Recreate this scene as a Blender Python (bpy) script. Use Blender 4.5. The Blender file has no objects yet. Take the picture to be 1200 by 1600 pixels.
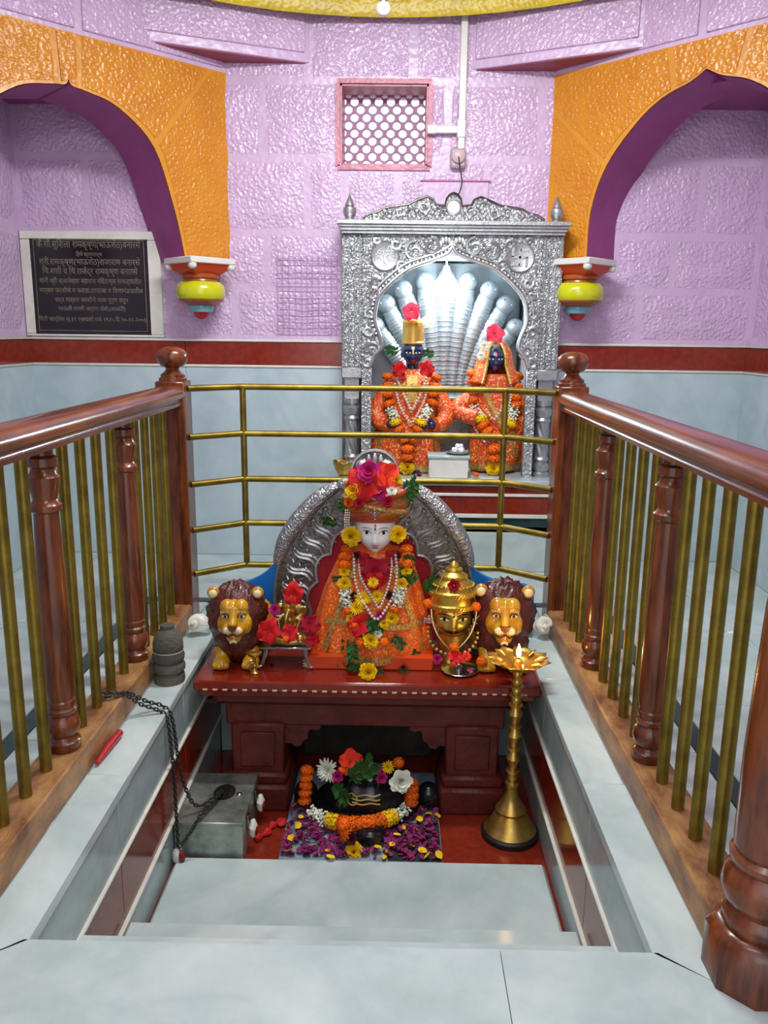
import bpy, bmesh, math, random
from mathutils import Vector, Matrix, Euler
random.seed(7)
R = math.radians
sc = bpy.context.scene
col = sc.collection

# ------------------------------------------------------------------ camera
CAM = Vector((.105, 0, 1.3)); FPX = 1275.0
pit, yaw, rol = R(12.4), R(.73), R(.7)
FW = Vector((-math.sin(yaw)*math.cos(pit), math.cos(yaw)*math.cos(pit), -math.sin(pit)))
R0 = Vector((math.cos(yaw), math.sin(yaw), 0)); U0 = R0.cross(FW)
RT = R0*math.cos(rol) + U0*math.sin(rol); UP = U0*math.cos(rol) - R0*math.sin(rol)
cd = bpy.data.cameras.new('camera'); cam = bpy.data.objects.new('camera', cd); col.objects.link(cam)
cam.matrix_world = Matrix(((RT.x, UP.x, -FW.x, CAM.x), (RT.y, UP.y, -FW.y, CAM.y), (RT.z, UP.z, -FW.z, CAM.z), (0, 0, 0, 1)))
cd.sensor_fit = 'VERTICAL'; cd.sensor_height = 36; cd.lens = FPX/1600*36; cd.clip_start = .05
sc.camera = cam

# ------------------------------------------------------------------ light
w = bpy.data.worlds.new('sky'); sc.world = w; w.use_nodes = True
w.node_tree.nodes['Background'].inputs[0].default_value = (.93, .97, 1, 1)
w.node_tree.nodes['Background'].inputs[1].default_value = 1.1
def area(name, loc, rot, sx, sy, e, colr):
    l = bpy.data.lights.new(name, 'AREA'); l.shape = 'RECTANGLE'; l.size = sx; l.size_y = sy; l.energy = e; l.color = colr
    o = bpy.data.objects.new(name, l); col.objects.link(o); o.location = loc; o.rotation_euler = rot
    return o
area('dome_tube_light', (.12, 2.95, 2.95), (R(14), 0, 0), 1.0, .16, 46, (.95, 1, .98))
area('dome_fill_light', (.05, 1.9, 3.5), (0, 0, 0), 1.3, .6, 16, (.95, 1, .98))
area('wall_tube_light', (.05, .75, 2.75), (R(62), 0, 0), 1.2, .1, 11, (.93, 1, 1))
area('door_daylight', (.05, -.9, 1.75), (R(84), 0, 0), 1.3, 1.7, 7, (.95, .98, 1))
sc.view_settings.view_transform = 'Standard'; sc.view_settings.look = 'None'
sc.view_settings.exposure = .35; sc.view_settings.gamma = 1
sc.view_settings.use_curve_mapping = False

# ------------------------------------------------------------------ helpers
def at(px, py, Y=None, Z=None):
    """pixel of the photograph -> world point on the plane y=Y or z=Z"""
    d = FW + RT*((px-600)/FPX) - UP*((py-800)/FPX)
    t = (Y-CAM.y)/d.y if Y is not None else (Z-CAM.z)/d.z
    return CAM + d*t
def mpp(Y, z=.3):
    return (Vector((0, Y, z))-CAM).dot(FW)/FPX

class MB:
    def __init__(s): s.v = []; s.f = []
    def add(s, vs, fs, M=None):
        n = len(s.v)
        s.v += [tuple(M @ Vector(p)) for p in vs] if M is not None else [tuple(p) for p in vs]
        s.f += [tuple(i+n for i in f) for f in fs]
        return s
    def box(s, c, d, b=0, M=None):
        hx, hy, hz = d[0]/2, d[1]/2, d[2]/2
        sg = [(i, j, k) for i in (-1, 1) for j in (-1, 1) for k in (-1, 1)]
        idx = {q: n for n, q in enumerate(sg)}
        if b <= 0:
            vs = [(c[0]+i*hx, c[1]+j*hy, c[2]+k*hz) for i, j, k in sg]
            fs = [(0, 1, 3, 2), (4, 6, 7, 5), (0, 4, 5, 1), (2, 3, 7, 6), (0, 2, 6, 4), (1, 5, 7, 3)]
            return s.add(vs, fs, M)
        b = min(b, hx*.95, hy*.95, hz*.95); h = (hx, hy, hz); vs = []
        for q in sg:
            for a in range(3):
                vs.append(tuple(c[m]+q[m]*(h[m] if m == a else h[m]-b) for m in range(3)))
        fs = []
        for a in range(3):
            o = [m for m in range(3) if m != a]
            for sgn in (-1, 1):
                ring = []
                for (u, w_) in ((-1, -1), (1, -1), (1, 1), (-1, 1)):
                    q = [0, 0, 0]; q[a] = sgn; q[o[0]] = u; q[o[1]] = w_
                    ring.append(idx[tuple(q)]*3+a)
                fs.append(tuple(ring))
            for u in (-1, 1):
                for w_ in (-1, 1):
                    q0 = [0, 0, 0]; q0[a] = -1; q0[o[0]] = u; q0[o[1]] = w_; q1 = list(q0); q1[a] = 1
                    i0, i1 = idx[tuple(q0)]*3, idx[tuple(q1)]*3
                    fs.append((i0+o[0], i1+o[0], i1+o[1], i0+o[1]))
        for q in sg: fs.append((idx[q]*3, idx[q]*3+1, idx[q]*3+2))
        return s.add(vs, fs, M)
    def lathe(s, prof, c=(0, 0, 0), n=20, M=None, cap=True, a0=0, sq=None):
        vs = []; fs = []
        for r, z in prof:
            for i in range(n):
                a = a0 + 2*math.pi*i/n
                vs.append((c[0]+r*math.cos(a), c[1]+r*math.sin(a), c[2]+z))
        for k in range(len(prof)-1):
            for i in range(n):
                j = (i+1) % n
                fs.append((k*n+i, k*n+j, (k+1)*n+j, (k+1)*n+i))
        if cap:
            fs.append(tuple(range(n-1, -1, -1))); m = (len(prof)-1)*n; fs.append(tuple(m+i for i in range(n)))
        return s.add(vs, fs, M)
    def tube(s, pts, r, n=8, M=None, closed=False, flat=1.0):
        pts = [Vector(p) for p in pts]; m = len(pts)
        rr = r if isinstance(r, (list, tuple)) else [r]*m
        vs = []; fs = []; up = None
        for k in range(m):
            if closed: t = pts[(k+1) % m]-pts[k-1]
            else: t = pts[min(k+1, m-1)]-pts[max(k-1, 0)]
            if t.length < 1e-9: t = Vector((0, 0, 1))
            t.normalize()
            if up is None: up = t.orthogonal().normalized()
            up = (up - t*up.dot(t))
            if up.length < 1e-6: up = t.orthogonal()
            up.normalize(); sd = t.cross(up)
            for i in range(n):
                a = 2*math.pi*i/n
                vs.append(pts[k] + up*math.cos(a)*rr[k] + sd*math.sin(a)*rr[k]*flat)
        for k in range(m if closed else m-1):
            k2 = (k+1) % m
            for i in range(n):
                j = (i+1) % n
                fs.append((k*n+i, k*n+j, k2*n+j, k2*n+i))
        if not closed:
            fs.append(tuple(range(n-1, -1, -1))); fs.append(tuple((m-1)*n+i for i in range(n)))
        return s.add(vs, fs, M)
    def ball(s, c, r, n=12, m=8, M=None, fn=None):
        r = r if isinstance(r, (list, tuple)) else (r, r, r)
        vs = [(0, 0, -1)]
        for k in range(1, m):
            p = -math.pi/2 + math.pi*k/m
            for i in range(n):
                a = 2*math.pi*i/n
                vs.append((math.cos(p)*math.cos(a), math.cos(p)*math.sin(a), math.sin(p)))
        vs.append((0, 0, 1)); L = len(vs)-1
        fs = [(0, 1+(i+1) % n, 1+i) for i in range(n)]
        for k in range(m-2):
            for i in range(n):
                j = (i+1) % n; b0 = 1+k*n
                fs.append((b0+i, b0+j, b0+n+j, b0+n+i))
        b0 = 1+(m-2)*n
        fs += [(b0+i, b0+(i+1) % n, L) for i in range(n)]
        vs = [(c[0]+x*r[0], c[1]+y*r[1], c[2]+z*r[2]) for x, y, z in vs]
        if fn: vs = [fn(*p) for p in vs]
        return s.add(vs, fs, M)
    def grid(s, fn, nu, nv, M=None, closeu=False):
        vs = [fn(i/(nu if closeu else nu-1), j/(nv-1)) for j in range(nv) for i in range(nu)]
        fs = []
        for j in range(nv-1):
            for i in range(nu if closeu else nu-1):
                k = (i+1) % nu
                fs.append((j*nu+i, j*nu+k, (j+1)*nu+k, (j+1)*nu+i))
        return s.add(vs, fs, M)
    def loft(s, rings, M=None, cap=True):
        n = len(rings[0]); vs = [p for r in rings for p in r]; fs = []
        for k in range(len(rings)-1):
            for i in range(n):
                j = (i+1) % n
                fs.append((k*n+i, k*n+j, (k+1)*n+j, (k+1)*n+i))
        if cap:
            fs.append(tuple(range(n-1, -1, -1))); m = (len(rings)-1)*n; fs.append(tuple(m+i for i in range(n)))
        return s.add(vs, fs, M)
    def prism(s, poly, y0, y1, M=None):
        """poly of (x,z) extruded along y"""
        n = len(poly)
        vs = [(x, y0, z) for x, z in poly]+[(x, y1, z) for x, z in poly]
        fs = [tuple(range(n)), tuple(range(2*n-1, n-1, -1))]+[(i, i+n, (i+1) % n+n, (i+1) % n) for i in range(n)]
        return s.add(vs, fs, M)
    def band(s, inner, outer, y0, y1, M=None, closed=False):
        """ring solid between two (x,z) polylines of equal length, extruded along y"""
        n = len(inner); vs = []
        for (a, b) in zip(inner, outer):
            vs += [(a[0], y0, a[1]), (b[0], y0, b[1]), (b[0], y1, b[1]), (a[0], y1, a[1])]
        fs = []
        for k in range(n if closed else n-1):
            p, q = 4*k, 4*((k+1) % n)
            for e in range(4):
                fs.append((p+e, p+(e+1) % 4, q+(e+1) % 4, q+e))
        if not closed: fs += [(0, 1, 2, 3), tuple(4*(n-1)+e for e in (3, 2, 1, 0))]
        return s.add(vs, fs, M)
    def mesh(s, name, mat=None, smooth=38, recalc=True):
        me = bpy.data.meshes.new(name); me.from_pydata(s.v, [], s.f)
        if recalc:
            bm = bmesh.new(); bm.from_mesh(me); bmesh.ops.recalc_face_normals(bm, faces=bm.faces); bm.to_mesh(me); bm.free()
        if smooth:
            me.shade_smooth(); me.set_sharp_from_angle(angle=R(smooth))
        if mat: me.materials.append(mat)
        return me
    def build(s, name, mat, parent=None, smooth=38, loc=None, recalc=True):
        return put(name, s.mesh(name, mat, smooth, recalc), parent, loc)

def put(name, me, parent=None, loc=None, rot=None, scl=None):
    o = bpy.data.objects.new(name, me); col.objects.link(o)
    if parent: o.parent = parent
    if loc is not None: o.location = loc
    if rot is not None: o.rotation_euler = rot
    if scl is not None: o.scale = scl if isinstance(scl, (tuple, list, Vector)) else (scl,)*3
    return o
def tag(o, label=None, cat=None, group=None, kind=None):
    if label: o['label'] = label
    if cat: o['category'] = cat
    if group: o['group'] = group
    if kind: o['kind'] = kind
    return o
def thing(name, label, cat, loc=(0, 0, 0), group=None, rot=None, scl=None):
    o = put(name, None, None, loc, rot, scl); return tag(o, label, cat, group)
def struct(o): o['kind'] = 'structure'; return o
def TR(loc=(0, 0, 0), rot=(0, 0, 0), s=(1, 1, 1)):
    if not isinstance(s, (tuple, list)): s = (s, s, s)
    return Matrix.Translation(Vector(loc)) @ Euler(rot).to_matrix().to_4x4() @ Matrix.Diagonal(Vector((*s, 1)))
def spline(pts, n=8):
    """catmull-rom through points of any dimension"""
    P = [tuple(p) for p in pts]; P = [P[0]]+P+[P[-1]]; out = []
    for i in range(1, len(P)-2):
        for k in range(n):
            t = k/n; a, b, c, d = P[i-1], P[i], P[i+1], P[i+2]
            out.append(tuple(.5*((2*b[m])+(-a[m]+c[m])*t+(2*a[m]-5*b[m]+4*c[m]-d[m])*t*t+(-a[m]+3*b[m]-3*c[m]+d[m])*t**3) for m in range(len(b))))
    out.append(P[-2]); return out
def resample(pts, n):
    pts = [Vector(p) for p in pts]; L = [0]
    for a, b in zip(pts, pts[1:]): L.append(L[-1]+(b-a).length)
    out = []; k = 0
    for i in range(n):
        t = L[-1]*i/(n-1)
        while k < len(L)-2 and L[k+1] < t: k += 1
        u = (t-L[k])/max(1e-9, L[k+1]-L[k]); out.append(pts[k].lerp(pts[k+1], min(1, u)))
    return out

# ------------------------------------------------------------------ materials
def srgb(r, g, b):
    f = lambda c: ((c/255+.055)/1.055)**2.4 if c > 10 else c/255/12.92
    return (f(r), f(g), f(b), 1)
MATS = {}
def mat(name, c, rough=.5, metal=0, bump=0, bscale=60, vary=.12, vscale=6, c2=None, kind='noise', coat=0, spec=.5, rnd=0, emit=0, thresh=None, stretch=None, sss=0, trans=0, alpha=1):
    if name in MATS: return MATS[name]
    m = bpy.data.materials.new(name); m.use_nodes = True; MATS[name] = m
    nt = m.node_tree; N = nt.nodes; L = nt.links; b = N['Principled BSDF']
    b.inputs['Roughness'].default_value = rough; b.inputs['Metallic'].default_value = metal
    b.inputs['Coat Weight'].default_value = coat; b.inputs['Coat Roughness'].default_value = .12
    b.inputs['Specular IOR Level'].default_value = spec
    b.inputs['Alpha'].default_value = alpha; b.inputs['Transmission Weight'].default_value = trans
    if sss: b.inputs['Subsurface Weight'].default_value = sss; b.inputs['Subsurface Radius'].default_value = (.01, .006, .004)
    tc = N.new('ShaderNodeTexCoord'); vec = tc.outputs['Object']
    if stretch:
        mp = N.new('ShaderNodeMapping'); mp.inputs['Scale'].default_value = stretch; L.new(vec, mp.inputs[0]); vec = mp.outputs[0]
    c2 = c2 or tuple(max(0, x*(1-2.2*vary)) for x in c[:3])+(1,)
    nz = N.new('ShaderNodeTexNoise'); nz.inputs['Scale'].default_value = vscale; nz.inputs['Detail'].default_value = 6; nz.inputs['Roughness'].default_value = .62
    L.new(vec, nz.inputs['Vector'])
    rp = N.new('ShaderNodeValToRGB'); e = rp.color_ramp.elements
    lo, hi = thresh or (.36, .64)
    e[0].position = lo; e[0].color = c2; e[1].position = hi; e[1].color = c
    L.new(nz.outputs[0], rp.inputs[0]); out = rp.outputs[0]
    if kind == 'marble':
        wv = N.new('ShaderNodeTexNoise'); wv.inputs['Scale'].default_value = vscale*.55; wv.inputs['Detail'].default_value = 9; wv.inputs['Distortion'].default_value = 1.8
        L.new(vec, wv.inputs['Vector']); r2 = N.new('ShaderNodeValToRGB'); q = r2.color_ramp.elements
        q[0].position = .42; q[0].color = (1, 1, 1, 1); q[1].position = .58; q[1].color = (1, 1, 1, 1)
        k = r2.color_ramp.elements.new(.5); k.color = (.9, .92, .915, 1)
        L.new(wv.outputs[0], r2.inputs[0]); mx = N.new('ShaderNodeMix'); mx.data_type = 'RGBA'; mx.blend_type = 'MULTIPLY'; mx.inputs[0].default_value = 1
        L.new(out, mx.inputs[6]); L.new(r2.outputs[0], mx.inputs[7]); out = mx.outputs[2]
    if rnd:
        oi = N.new('ShaderNodeObjectInfo'); hs = N.new('ShaderNodeHueSaturation'); mr = N.new('ShaderNodeMapRange')
        mr.inputs[3].default_value = 1-rnd; mr.inputs[4].default_value = 1+rnd*.6
        L.new(oi.outputs['Random'], mr.inputs[0]); L.new(mr.outputs[0], hs.inputs['Value']); L.new(out, hs.inputs['Color']); out = hs.outputs[0]
    L.new(out, b.inputs['Base Color'])
    if emit:
        b.inputs['Emission Color'].default_value = c; b.inputs['Emission Strength'].default_value = emit
    if bump:
        if kind == 'paint':
            t = N.new('ShaderNodeTexVoronoi'); t.feature = 'SMOOTH_F1'; t.inputs['Scale'].default_value = bscale
            wp = N.new('ShaderNodeTexNoise'); wp.inputs['Scale'].default_value = bscale*.5; wp.inputs['Detail'].default_value = 3; L.new(vec, wp.inputs['Vector'])
            ad = N.new('ShaderNodeMixRGB'); ad.inputs[0].default_value = .016; L.new(vec, ad.inputs[1]); L.new(wp.outputs[1], ad.inputs[2]); L.new(ad.outputs[0], t.inputs['Vector'])
            h = t.outputs['Distance']
        elif kind == 'emboss':
            t = N.new('ShaderNodeTexVoronoi'); t.feature = 'DISTANCE_TO_EDGE'; t.inputs['Scale'].default_value = bscale
            wp = N.new('ShaderNodeTexNoise'); wp.inputs['Scale'].default_value = bscale*.6; L.new(vec, wp.inputs['Vector'])
            ad = N.new('ShaderNodeMixRGB'); ad.inputs[0].default_value = .06; L.new(vec, ad.inputs[1]); L.new(wp.outputs[1], ad.inputs[2]); L.new(ad.outputs[0], t.inputs['Vector'])
            h = t.outputs[0]
        else:
            t = N.new('ShaderNodeTexNoise'); t.inputs['Scale'].default_value = bscale; t.inputs['Detail'].default_value = 4; L.new(vec, t.inputs['Vector']); h = t.outputs[0]
        bp = N.new('ShaderNodeBump'); bp.inputs['Strength'].default_value = bump; bp.inputs['Distance'].default_value = .01
        L.new(h, bp.inputs['Height']); L.new(bp.outputs[0], b.inputs['Normal'])
    return m
LILAC = mat('lilac_paint', srgb(210, 178, 214), .24, bump=.85, bscale=62, vary=.05, kind='paint', spec=.6)
LILACJ = mat('lilac_joint_paint', srgb(211, 182, 215), .3, bump=.25, bscale=40, vary=.05, kind='paint')
MAGENTA = mat('magenta_paint', srgb(158, 66, 132), .42, bump=.15, bscale=60, vary=.08)
ORANGE = mat('orange_paint', srgb(214, 140, 36), .3, bump=.7, bscale=62, vary=.08, kind='paint', c2=srgb(204, 126, 30), spec=.6)
ORANGEJ = mat('orange_joint_paint', srgb(220, 148, 48), .35, bump=.2, bscale=40, vary=.06, kind='paint')
YELLOW = mat('yellow_paint', srgb(214, 184, 20), .33, bump=.35, bscale=50, vary=.1, kind='paint')
SCARLET = mat('scarlet_paint', srgb(214, 70, 20), .35, vary=.1)
LIME = mat('lime_gloss_paint', srgb(206, 208, 10), .22, bump=.15, bscale=25, vary=.06, coat=.5)
BROWNP = mat('brown_gloss_paint', srgb(168, 92, 42), .28, vary=.1)
TEALP = mat('pale_teal_paint', srgb(120, 172, 186), .25, vary=.08, coat=.3)
CRIMSONP = mat('crimson_paint', srgb(196, 32, 40), .3, vary=.08)
WHITEP = mat('white_paint', srgb(226, 222, 216), .4, vary=.05)
MARBLE = mat('white_marble', srgb(200, 210, 208), .16, kind='marble', vscale=2.6, vary=.06, c2=srgb(174, 188, 188), spec=.5)
MARBLEG = mat('grey_marble', srgb(176, 190, 192), .16, kind='marble', vscale=3.2, vary=.08, c2=srgb(150, 164, 166))
MARBLEW = mat('wainscot_marble', srgb(192, 208, 214), .2, kind='marble', vscale=2.2, vary=.07, c2=srgb(172, 190, 198))
LIPM = mat('marble_lip', srgb(226, 224, 212), .25, vary=.06, vscale=14)
REDST = mat('red_granite', srgb(140, 44, 26), .14, vary=.14, vscale=30, spec=.55)
GREENST = mat('dark_green_marble', srgb(34, 60, 62), .15, vary=.2, vscale=20)
GROUT = mat('joint_grout', srgb(150, 152, 146), .7)
WOOD = mat('polished_teak', srgb(124, 61, 24), .26, vary=.24, vscale=9, stretch=(3, 3, .5), c2=srgb(66, 25, 9), coat=.2)
WOODR = mat('polished_teak_rail', srgb(124, 66, 34), .24, vary=.24, vscale=6, stretch=(3, .5, 3), c2=srgb(80, 36, 16), coat=.3)
WOODS = mat('worn_teak_sill', srgb(172, 126, 76), .45, vary=.3, vscale=7, stretch=(2, .9, 2), c2=srgb(108, 62, 32), bump=.2, bscale=60)
BRASSR = mat('aged_brass', srgb(150, 128, 52), .42, .85, vary=.2, vscale=9, c2=srgb(110, 92, 36))
BRASS = mat('polished_brass', srgb(206, 172, 94), .3, .88, vary=.15, vscale=14, c2=srgb(176, 136, 58))
GOLD = mat('gold_plate', srgb(224, 186, 78), .3, .85, vary=.1, vscale=20, bump=.08, bscale=80)
SILVER = mat('embossed_silver', srgb(186, 188, 190), .42, .9, bump=.9, bscale=52, vary=.12, vscale=18, kind='emboss')
SILVERS = mat('silver_sheet', srgb(192, 194, 196), .4, .9, bump=.18, bscale=90, vary=.12, vscale=15)
SILVERR = mat('silver_relief', srgb(200, 202, 204), .36, .9, bump=.15, bscale=120, vary=.1)
SILVERD = mat('oxidised_silver', srgb(132, 126, 122), .36, 1, bump=.25, bscale=70, vary=.2, vscale=12)
STEEL = mat('stained_steel', srgb(176, 182, 174), .42, .75, vary=.3, vscale=9, c2=srgb(104, 106, 98), thresh=(.3, .6))
STEELP = mat('steel_plate', srgb(190, 192, 192), .2, 1, vary=.1)
IRON = mat('dark_iron', srgb(74, 72, 70), .5, .8, bump=.3, bscale=90)
BLACKST = mat('black_polished_stone', srgb(22, 23, 26), .18, vary=.1, spec=.55)
BLUEBLK = mat('blue_black_stone', srgb(30, 42, 84), .22, vary=.08, spec=.6)
GREYST = mat('grey_rough_stone', srgb(92, 88, 80), .75, bump=.5, bscale=60, vary=.2)
PITST = mat('dark_pit_stone', srgb(70, 66, 56), .7, bump=.6, bscale=20, vary=.3, vscale=8)  # dark mottled stone colour for the pit back wall and kerb
TABLER = mat('oxide_red_lacquer', srgb(132, 36, 18), .18, vary=.16, vscale=8, c2=srgb(112, 26, 16), coat=.3)
TABLED = mat('oxide_red_stone', srgb(106, 36, 28), .5, bump=.5, bscale=30, vary=.2, vscale=9)
# ================================================================== ROOM
XL, XR, YB, YF, ZT = -1.985, 2.08, 4.70, .60, 2.9
XC, YC = (XL+XR)/2, YB-(XR-XL)/2
HS = .868                                   # half side of the octagon on the back wall
PX, PY0, PY1, PF = .688, 1.513, 3.50, -.62  # pit half width, near edge, far edge, floor level
ON = (-.215, 2.18, .255, 2.585)             # vent opening x0 z0 x1 z1
NI = (-.06, .50, .86, 1.72)                 # niche opening

# ---- floor with its slabs and tiles
floor = struct(MB().box((XC, .35, -.13), (4.3, 2.3, .2)).box((XL/2-PX/2-.1, 3.1, -.13), (XL*-1-PX+.2, 3.2, .2))
        .box((XR/2+PX/2+.05, 3.1, -.13), (XR-PX+.1, 3.2, .2)).box((XC, 4.15, -.13), (4.3, 1.3, .2)).build('floor', GROUT))
def tile(x0, x1, y0, y1, m=MARBLE, name='marble_slab', z=0, t=.03, par=None, g=.0015, b=.003):
    o = MB().box((0, 0, -t/2), (x1-x0-g, y1-y0-g, t), b).build(name, m, par or floor, loc=((x0+x1)/2, (y0+y1)/2, z)); return o
def polytile(poly, name, m, z=0, t=.03, par=None):
    c = [sum(p[i] for p in poly)/len(poly) for i in (0, 1)]; n = len(poly); k = .9985
    q = [((p[0]-c[0])*k, (p[1]-c[1])*k) for p in poly]
    vs = [(x, y, 0) for x, y in q]+[(x, y, -t) for x, y in q]
    fs = [tuple(range(n)), tuple(range(2*n-1, n-1, -1))]+[(i, (i+1) % n, (i+1) % n+n, i+n) for i in range(n)]
    return MB().add(vs, fs).build(name, m, par or floor, loc=(c[0], c[1], z))
# near platform, mitred against the ledges
polytile([(-1.085, 1.43), (-1.085, .2), (.348, .2), (.348, PY0+.012), (-PX, PY0+.012), (-.80, 1.43)], 'marble_slab', MARBLE)
polytile([(.348, PY0+.012), (.348, .2), (1.085, .2), (1.085, 1.43), (.80, 1.43), (PX, PY0+.012)], 'marble_slab', MARBLE)
for x0, x1 in ((-1.085, .35), (.35, 1.085)): tile(x0, x1, -.8, .2)
for sx in (-1, 1):
    ys = [None, 2.20, 2.86 if sx < 0 else 2.95, 3.52]
    polytile([(sx*(PX-.012), PY0+.012), (sx*.80, 1.43), (sx*.80, ys[1]), (sx*(PX-.012), ys[1])][::sx], 'ledge_slab', MARBLE)
    for a, b in zip(ys[1:], ys[2:]): tile(*sorted((sx*(PX-.012), sx*.80)), a, b, name='ledge_slab')
    # strip under the wooden sill, then stripe and aisle tiles
    tile(*sorted((sx*.80, sx*1.085)), 1.43, 2.4); tile(*sorted((sx*.80, sx*1.085)), 2.4, 3.80)
    tile(*sorted((sx*1.085, sx*1.15)), 1.43, 2.6, GREENST, 'green_stripe'); tile(*sorted((sx*1.085, sx*1.15)), 2.6, 3.87, GREENST, 'green_stripe')
    xe = XL if sx < 0 else XR
    for j, (a, b) in enumerate(((.2, 1.43), (1.43, 2.0), (2.0, 2.75), (2.75, 3.5), (3.5, 4.12), (4.12, YB))):
        e = sx*1.15 if a < 3.6 else sx*1.15
        if j == 0: e = sx*1.085
        m_ = (e+xe)/2 + sx*.06*(j % 2)
        tile(*sorted((e, m_)), a, b); tile(*sorted((m_, xe)), a, b)
tile(-1.085, 1.085, 3.81, 3.87, GREENST, 'green_stripe')
for a, b in ((-.80, -.27), (-.27, .34), (.34, .80)): tile(a, b, 3.52, 3.80)
for a, b in ((-1.15, -.56), (-.56, .05), (.05, .6), (.6, 1.15)): tile(a, b, 3.87, 4.35); tile(a-.0, b, 4.35, YB)

# ---- pit: side walls with banded facing, steps, floor
Z1, Z2 = -.214, -.437
pitf = struct(MB().box((0, 2.9, PF-.05), (PX*2+.1, 1.35, .1)).build('pit_floor', REDST))
MB().box((0, 0, 0), (1.352, .535, .06), .012).build('stone_step', MARBLE, pitf, loc=(-.002, 2.385, PF))
for sx in (-1, 1):
    pw = struct(MB().box((sx*(PX+.06), 2.5, -.36), (.1, 2.06, .66)).build('pit_wall_left' if sx < 0 else 'pit_wall_right', GROUT))
    zz = (-.031, Z1, Z2, PF)
    for k, m in enumerate((MARBLEG, REDST, MARBLEG)):
        t, b = zz[k]-(0 if k == 0 else .012), zz[k+1]
        for (a, c) in ((1.5, 2.12), (2.12, 2.86), (2.86, PY1)):
            MB().box((0, 0, 0), (.02, c-a-.002, t-b-.001), .002).build('facing_panel', m, pw, loc=(sx*(PX+.006+.002*k), (a+c)/2, (t+b)/2))
    for z in (Z1, Z2):
        MB().box((0, 0, 0), (.034, PY1-1.5, .013), .004).build('marble_lip', LIPM, pw, loc=(sx*(PX+.004), (PY1+1.5)/2, z-.006))
pb = struct(MB().box((0, PY1+.045, -.36), (PX*2+.2, .1, .655)).build('pit_wall_back', PITST))
for sx in (-1, 1):
    MB().box((0, 0, 0), (.20, .02, .24), .003).build('facing_panel', MARBLEG, pb, loc=(sx*.585, PY1-.01, -.5))
    MB().box((0, 0, 0), (.20, .03, .015), .003).build('marble_lip', LIPM, pb, loc=(sx*.585, PY1-.012, -.372))
MB().box((0, 0, 0), (.60, .03, .17), .008).build('back_kerb', PITST, pb, loc=(.0, PY1-.03, -.535))
st = struct(MB().box((0, 1.62, -.43), (PX*2-.004, .32, .40)).build('pit_steps', MARBLEG))
MB().box((0, 0, 0), (PX*2-.01, .30, .03), .008).build('step_tread', MARBLE, st, loc=(0, 1.652, Z1-.015))
MB().box((0, 0, 0), (PX*2-.03, .325, .03), .008).build('step_tread', MARBLE, st, loc=(0, 1.96, Z2-.015))
MB().box((0, 0, 0), (PX*2-.03, .33, .16)).build('step_riser', MARBLEG, st, loc=(0, 1.94, Z2-.11))

# ---- back wall: mortar bed with openings, then the rough blocks
def wall_cells(x0, x1, z0, z1, holes):
    xs = sorted({x0, x1, *[h[0] for h in holes], *[h[2] for h in holes]}); zs = sorted({z0, z1, *[h[1] for h in holes], *[h[3] for h in holes]})
    for a, b in zip(xs, xs[1:]):
        for c, d in zip(zs, zs[1:]):
            mx, mz = (a+b)/2, (c+d)/2
            if not any(h[0] < mx < h[2] and h[1] < mz < h[3] for h in holes): yield a, b, c, d
wb = MB()
for a, b, c, d in wall_cells(XL-.3, XR+.3, -.2, 3.3, (ON, NI)): wb.box(((a+b)/2, YB+.152, (c+d)/2), (b-a, .30, d-c))
wallb = struct(wb.build('wall_back', LILACJ))
# niche lining
nb = MB().box((NI[0]-.0, YB+.15, 1.1), (.012, .29, 1.22)).box((NI[2]+.0, YB+.15, 1.1), (.012, .29, 1.22)).box((.4, YB+.15, NI[3]), (.92, .29, .012)).box((.4, YB+.50, 1.1), (1.1, .05, 1.4)).box((NI[0]-.03, YB+.40, 1.1), (.06, .21, 1.4)).box((NI[2]+.03, YB+.40, 1.1), (.06, .21, 1.4)).box((.4, YB+.40, NI[3]+.03), (1.1, .21, .06)).box((.4, YB+.40, NI[1]-.03), (1.1, .21, .06))
nb.build('niche_lining', mat('niche_grey_paint', srgb(150, 158, 164), .5), wallb)
def block(par, x0, x1, z0, z1, m=LILAC, t=.007, M=None):
    g = .022; dx, dz = x1-x0-2*g, z1-z0-2*g
    if dx < .03 or dz < .03: return
    nx, nz = max(2, int(dx/.08)), max(2, int(dz/.08)); rnd = random.Random(int(x0*977+z0*131))
    def fn(u, v):
        e = min(u, v, 1-u, 1-v) < .001
        jx = rnd.uniform(-.006, .006); jz = rnd.uniform(-.006, .006)
        return ((u-.5)*dx+jx, 0 if e else -t-rnd.uniform(-.002, .002), (v-.5)*dz+jz)
    nx, nz = min(nx, 5), min(nz, 4)
    o = MB().grid(fn, nx+2, nz+2).build('stone_block', m, par, loc=((x0+x1)/2, YB+.001, (z0+z1)/2), smooth=0)
    if M is not None: o.matrix_parent_inverse = Matrix(); o.matrix_basis = M @ Matrix.Translation(((x0+x1)/2, .001, (z0+z1)/2))
    return o
rows = [(1.255, 1.54, (-1.98, -1.62, -1.17, -.80, -.42, -.19)), (1.54, 1.83, (-1.98, -1.45, -1.0, -.62, -.19)), (1.83, 2.215, (-1.98, -1.6, -1.1, -.395, -.19, .10, .42)), (2.215, 2.60, (-1.98, -1.45, -.63, ON[0])), (2.60, 3.0, (-1.0, -.38, .17, .42))]
rowsR = [(1.255, 1.54, (.93, 1.45, 2.08)), (1.54, 1.83, (.93, 1.30, 1.62, 2.08)), (1.83, 2.215, (.58, .93, 1.22, 1.74, 2.08)), (2.215, 2.60, (ON[2], .36, .44, .86, 1.5, 2.08)), (2.60, 3.0, (.42, 1.0, 1.3))]
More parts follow.
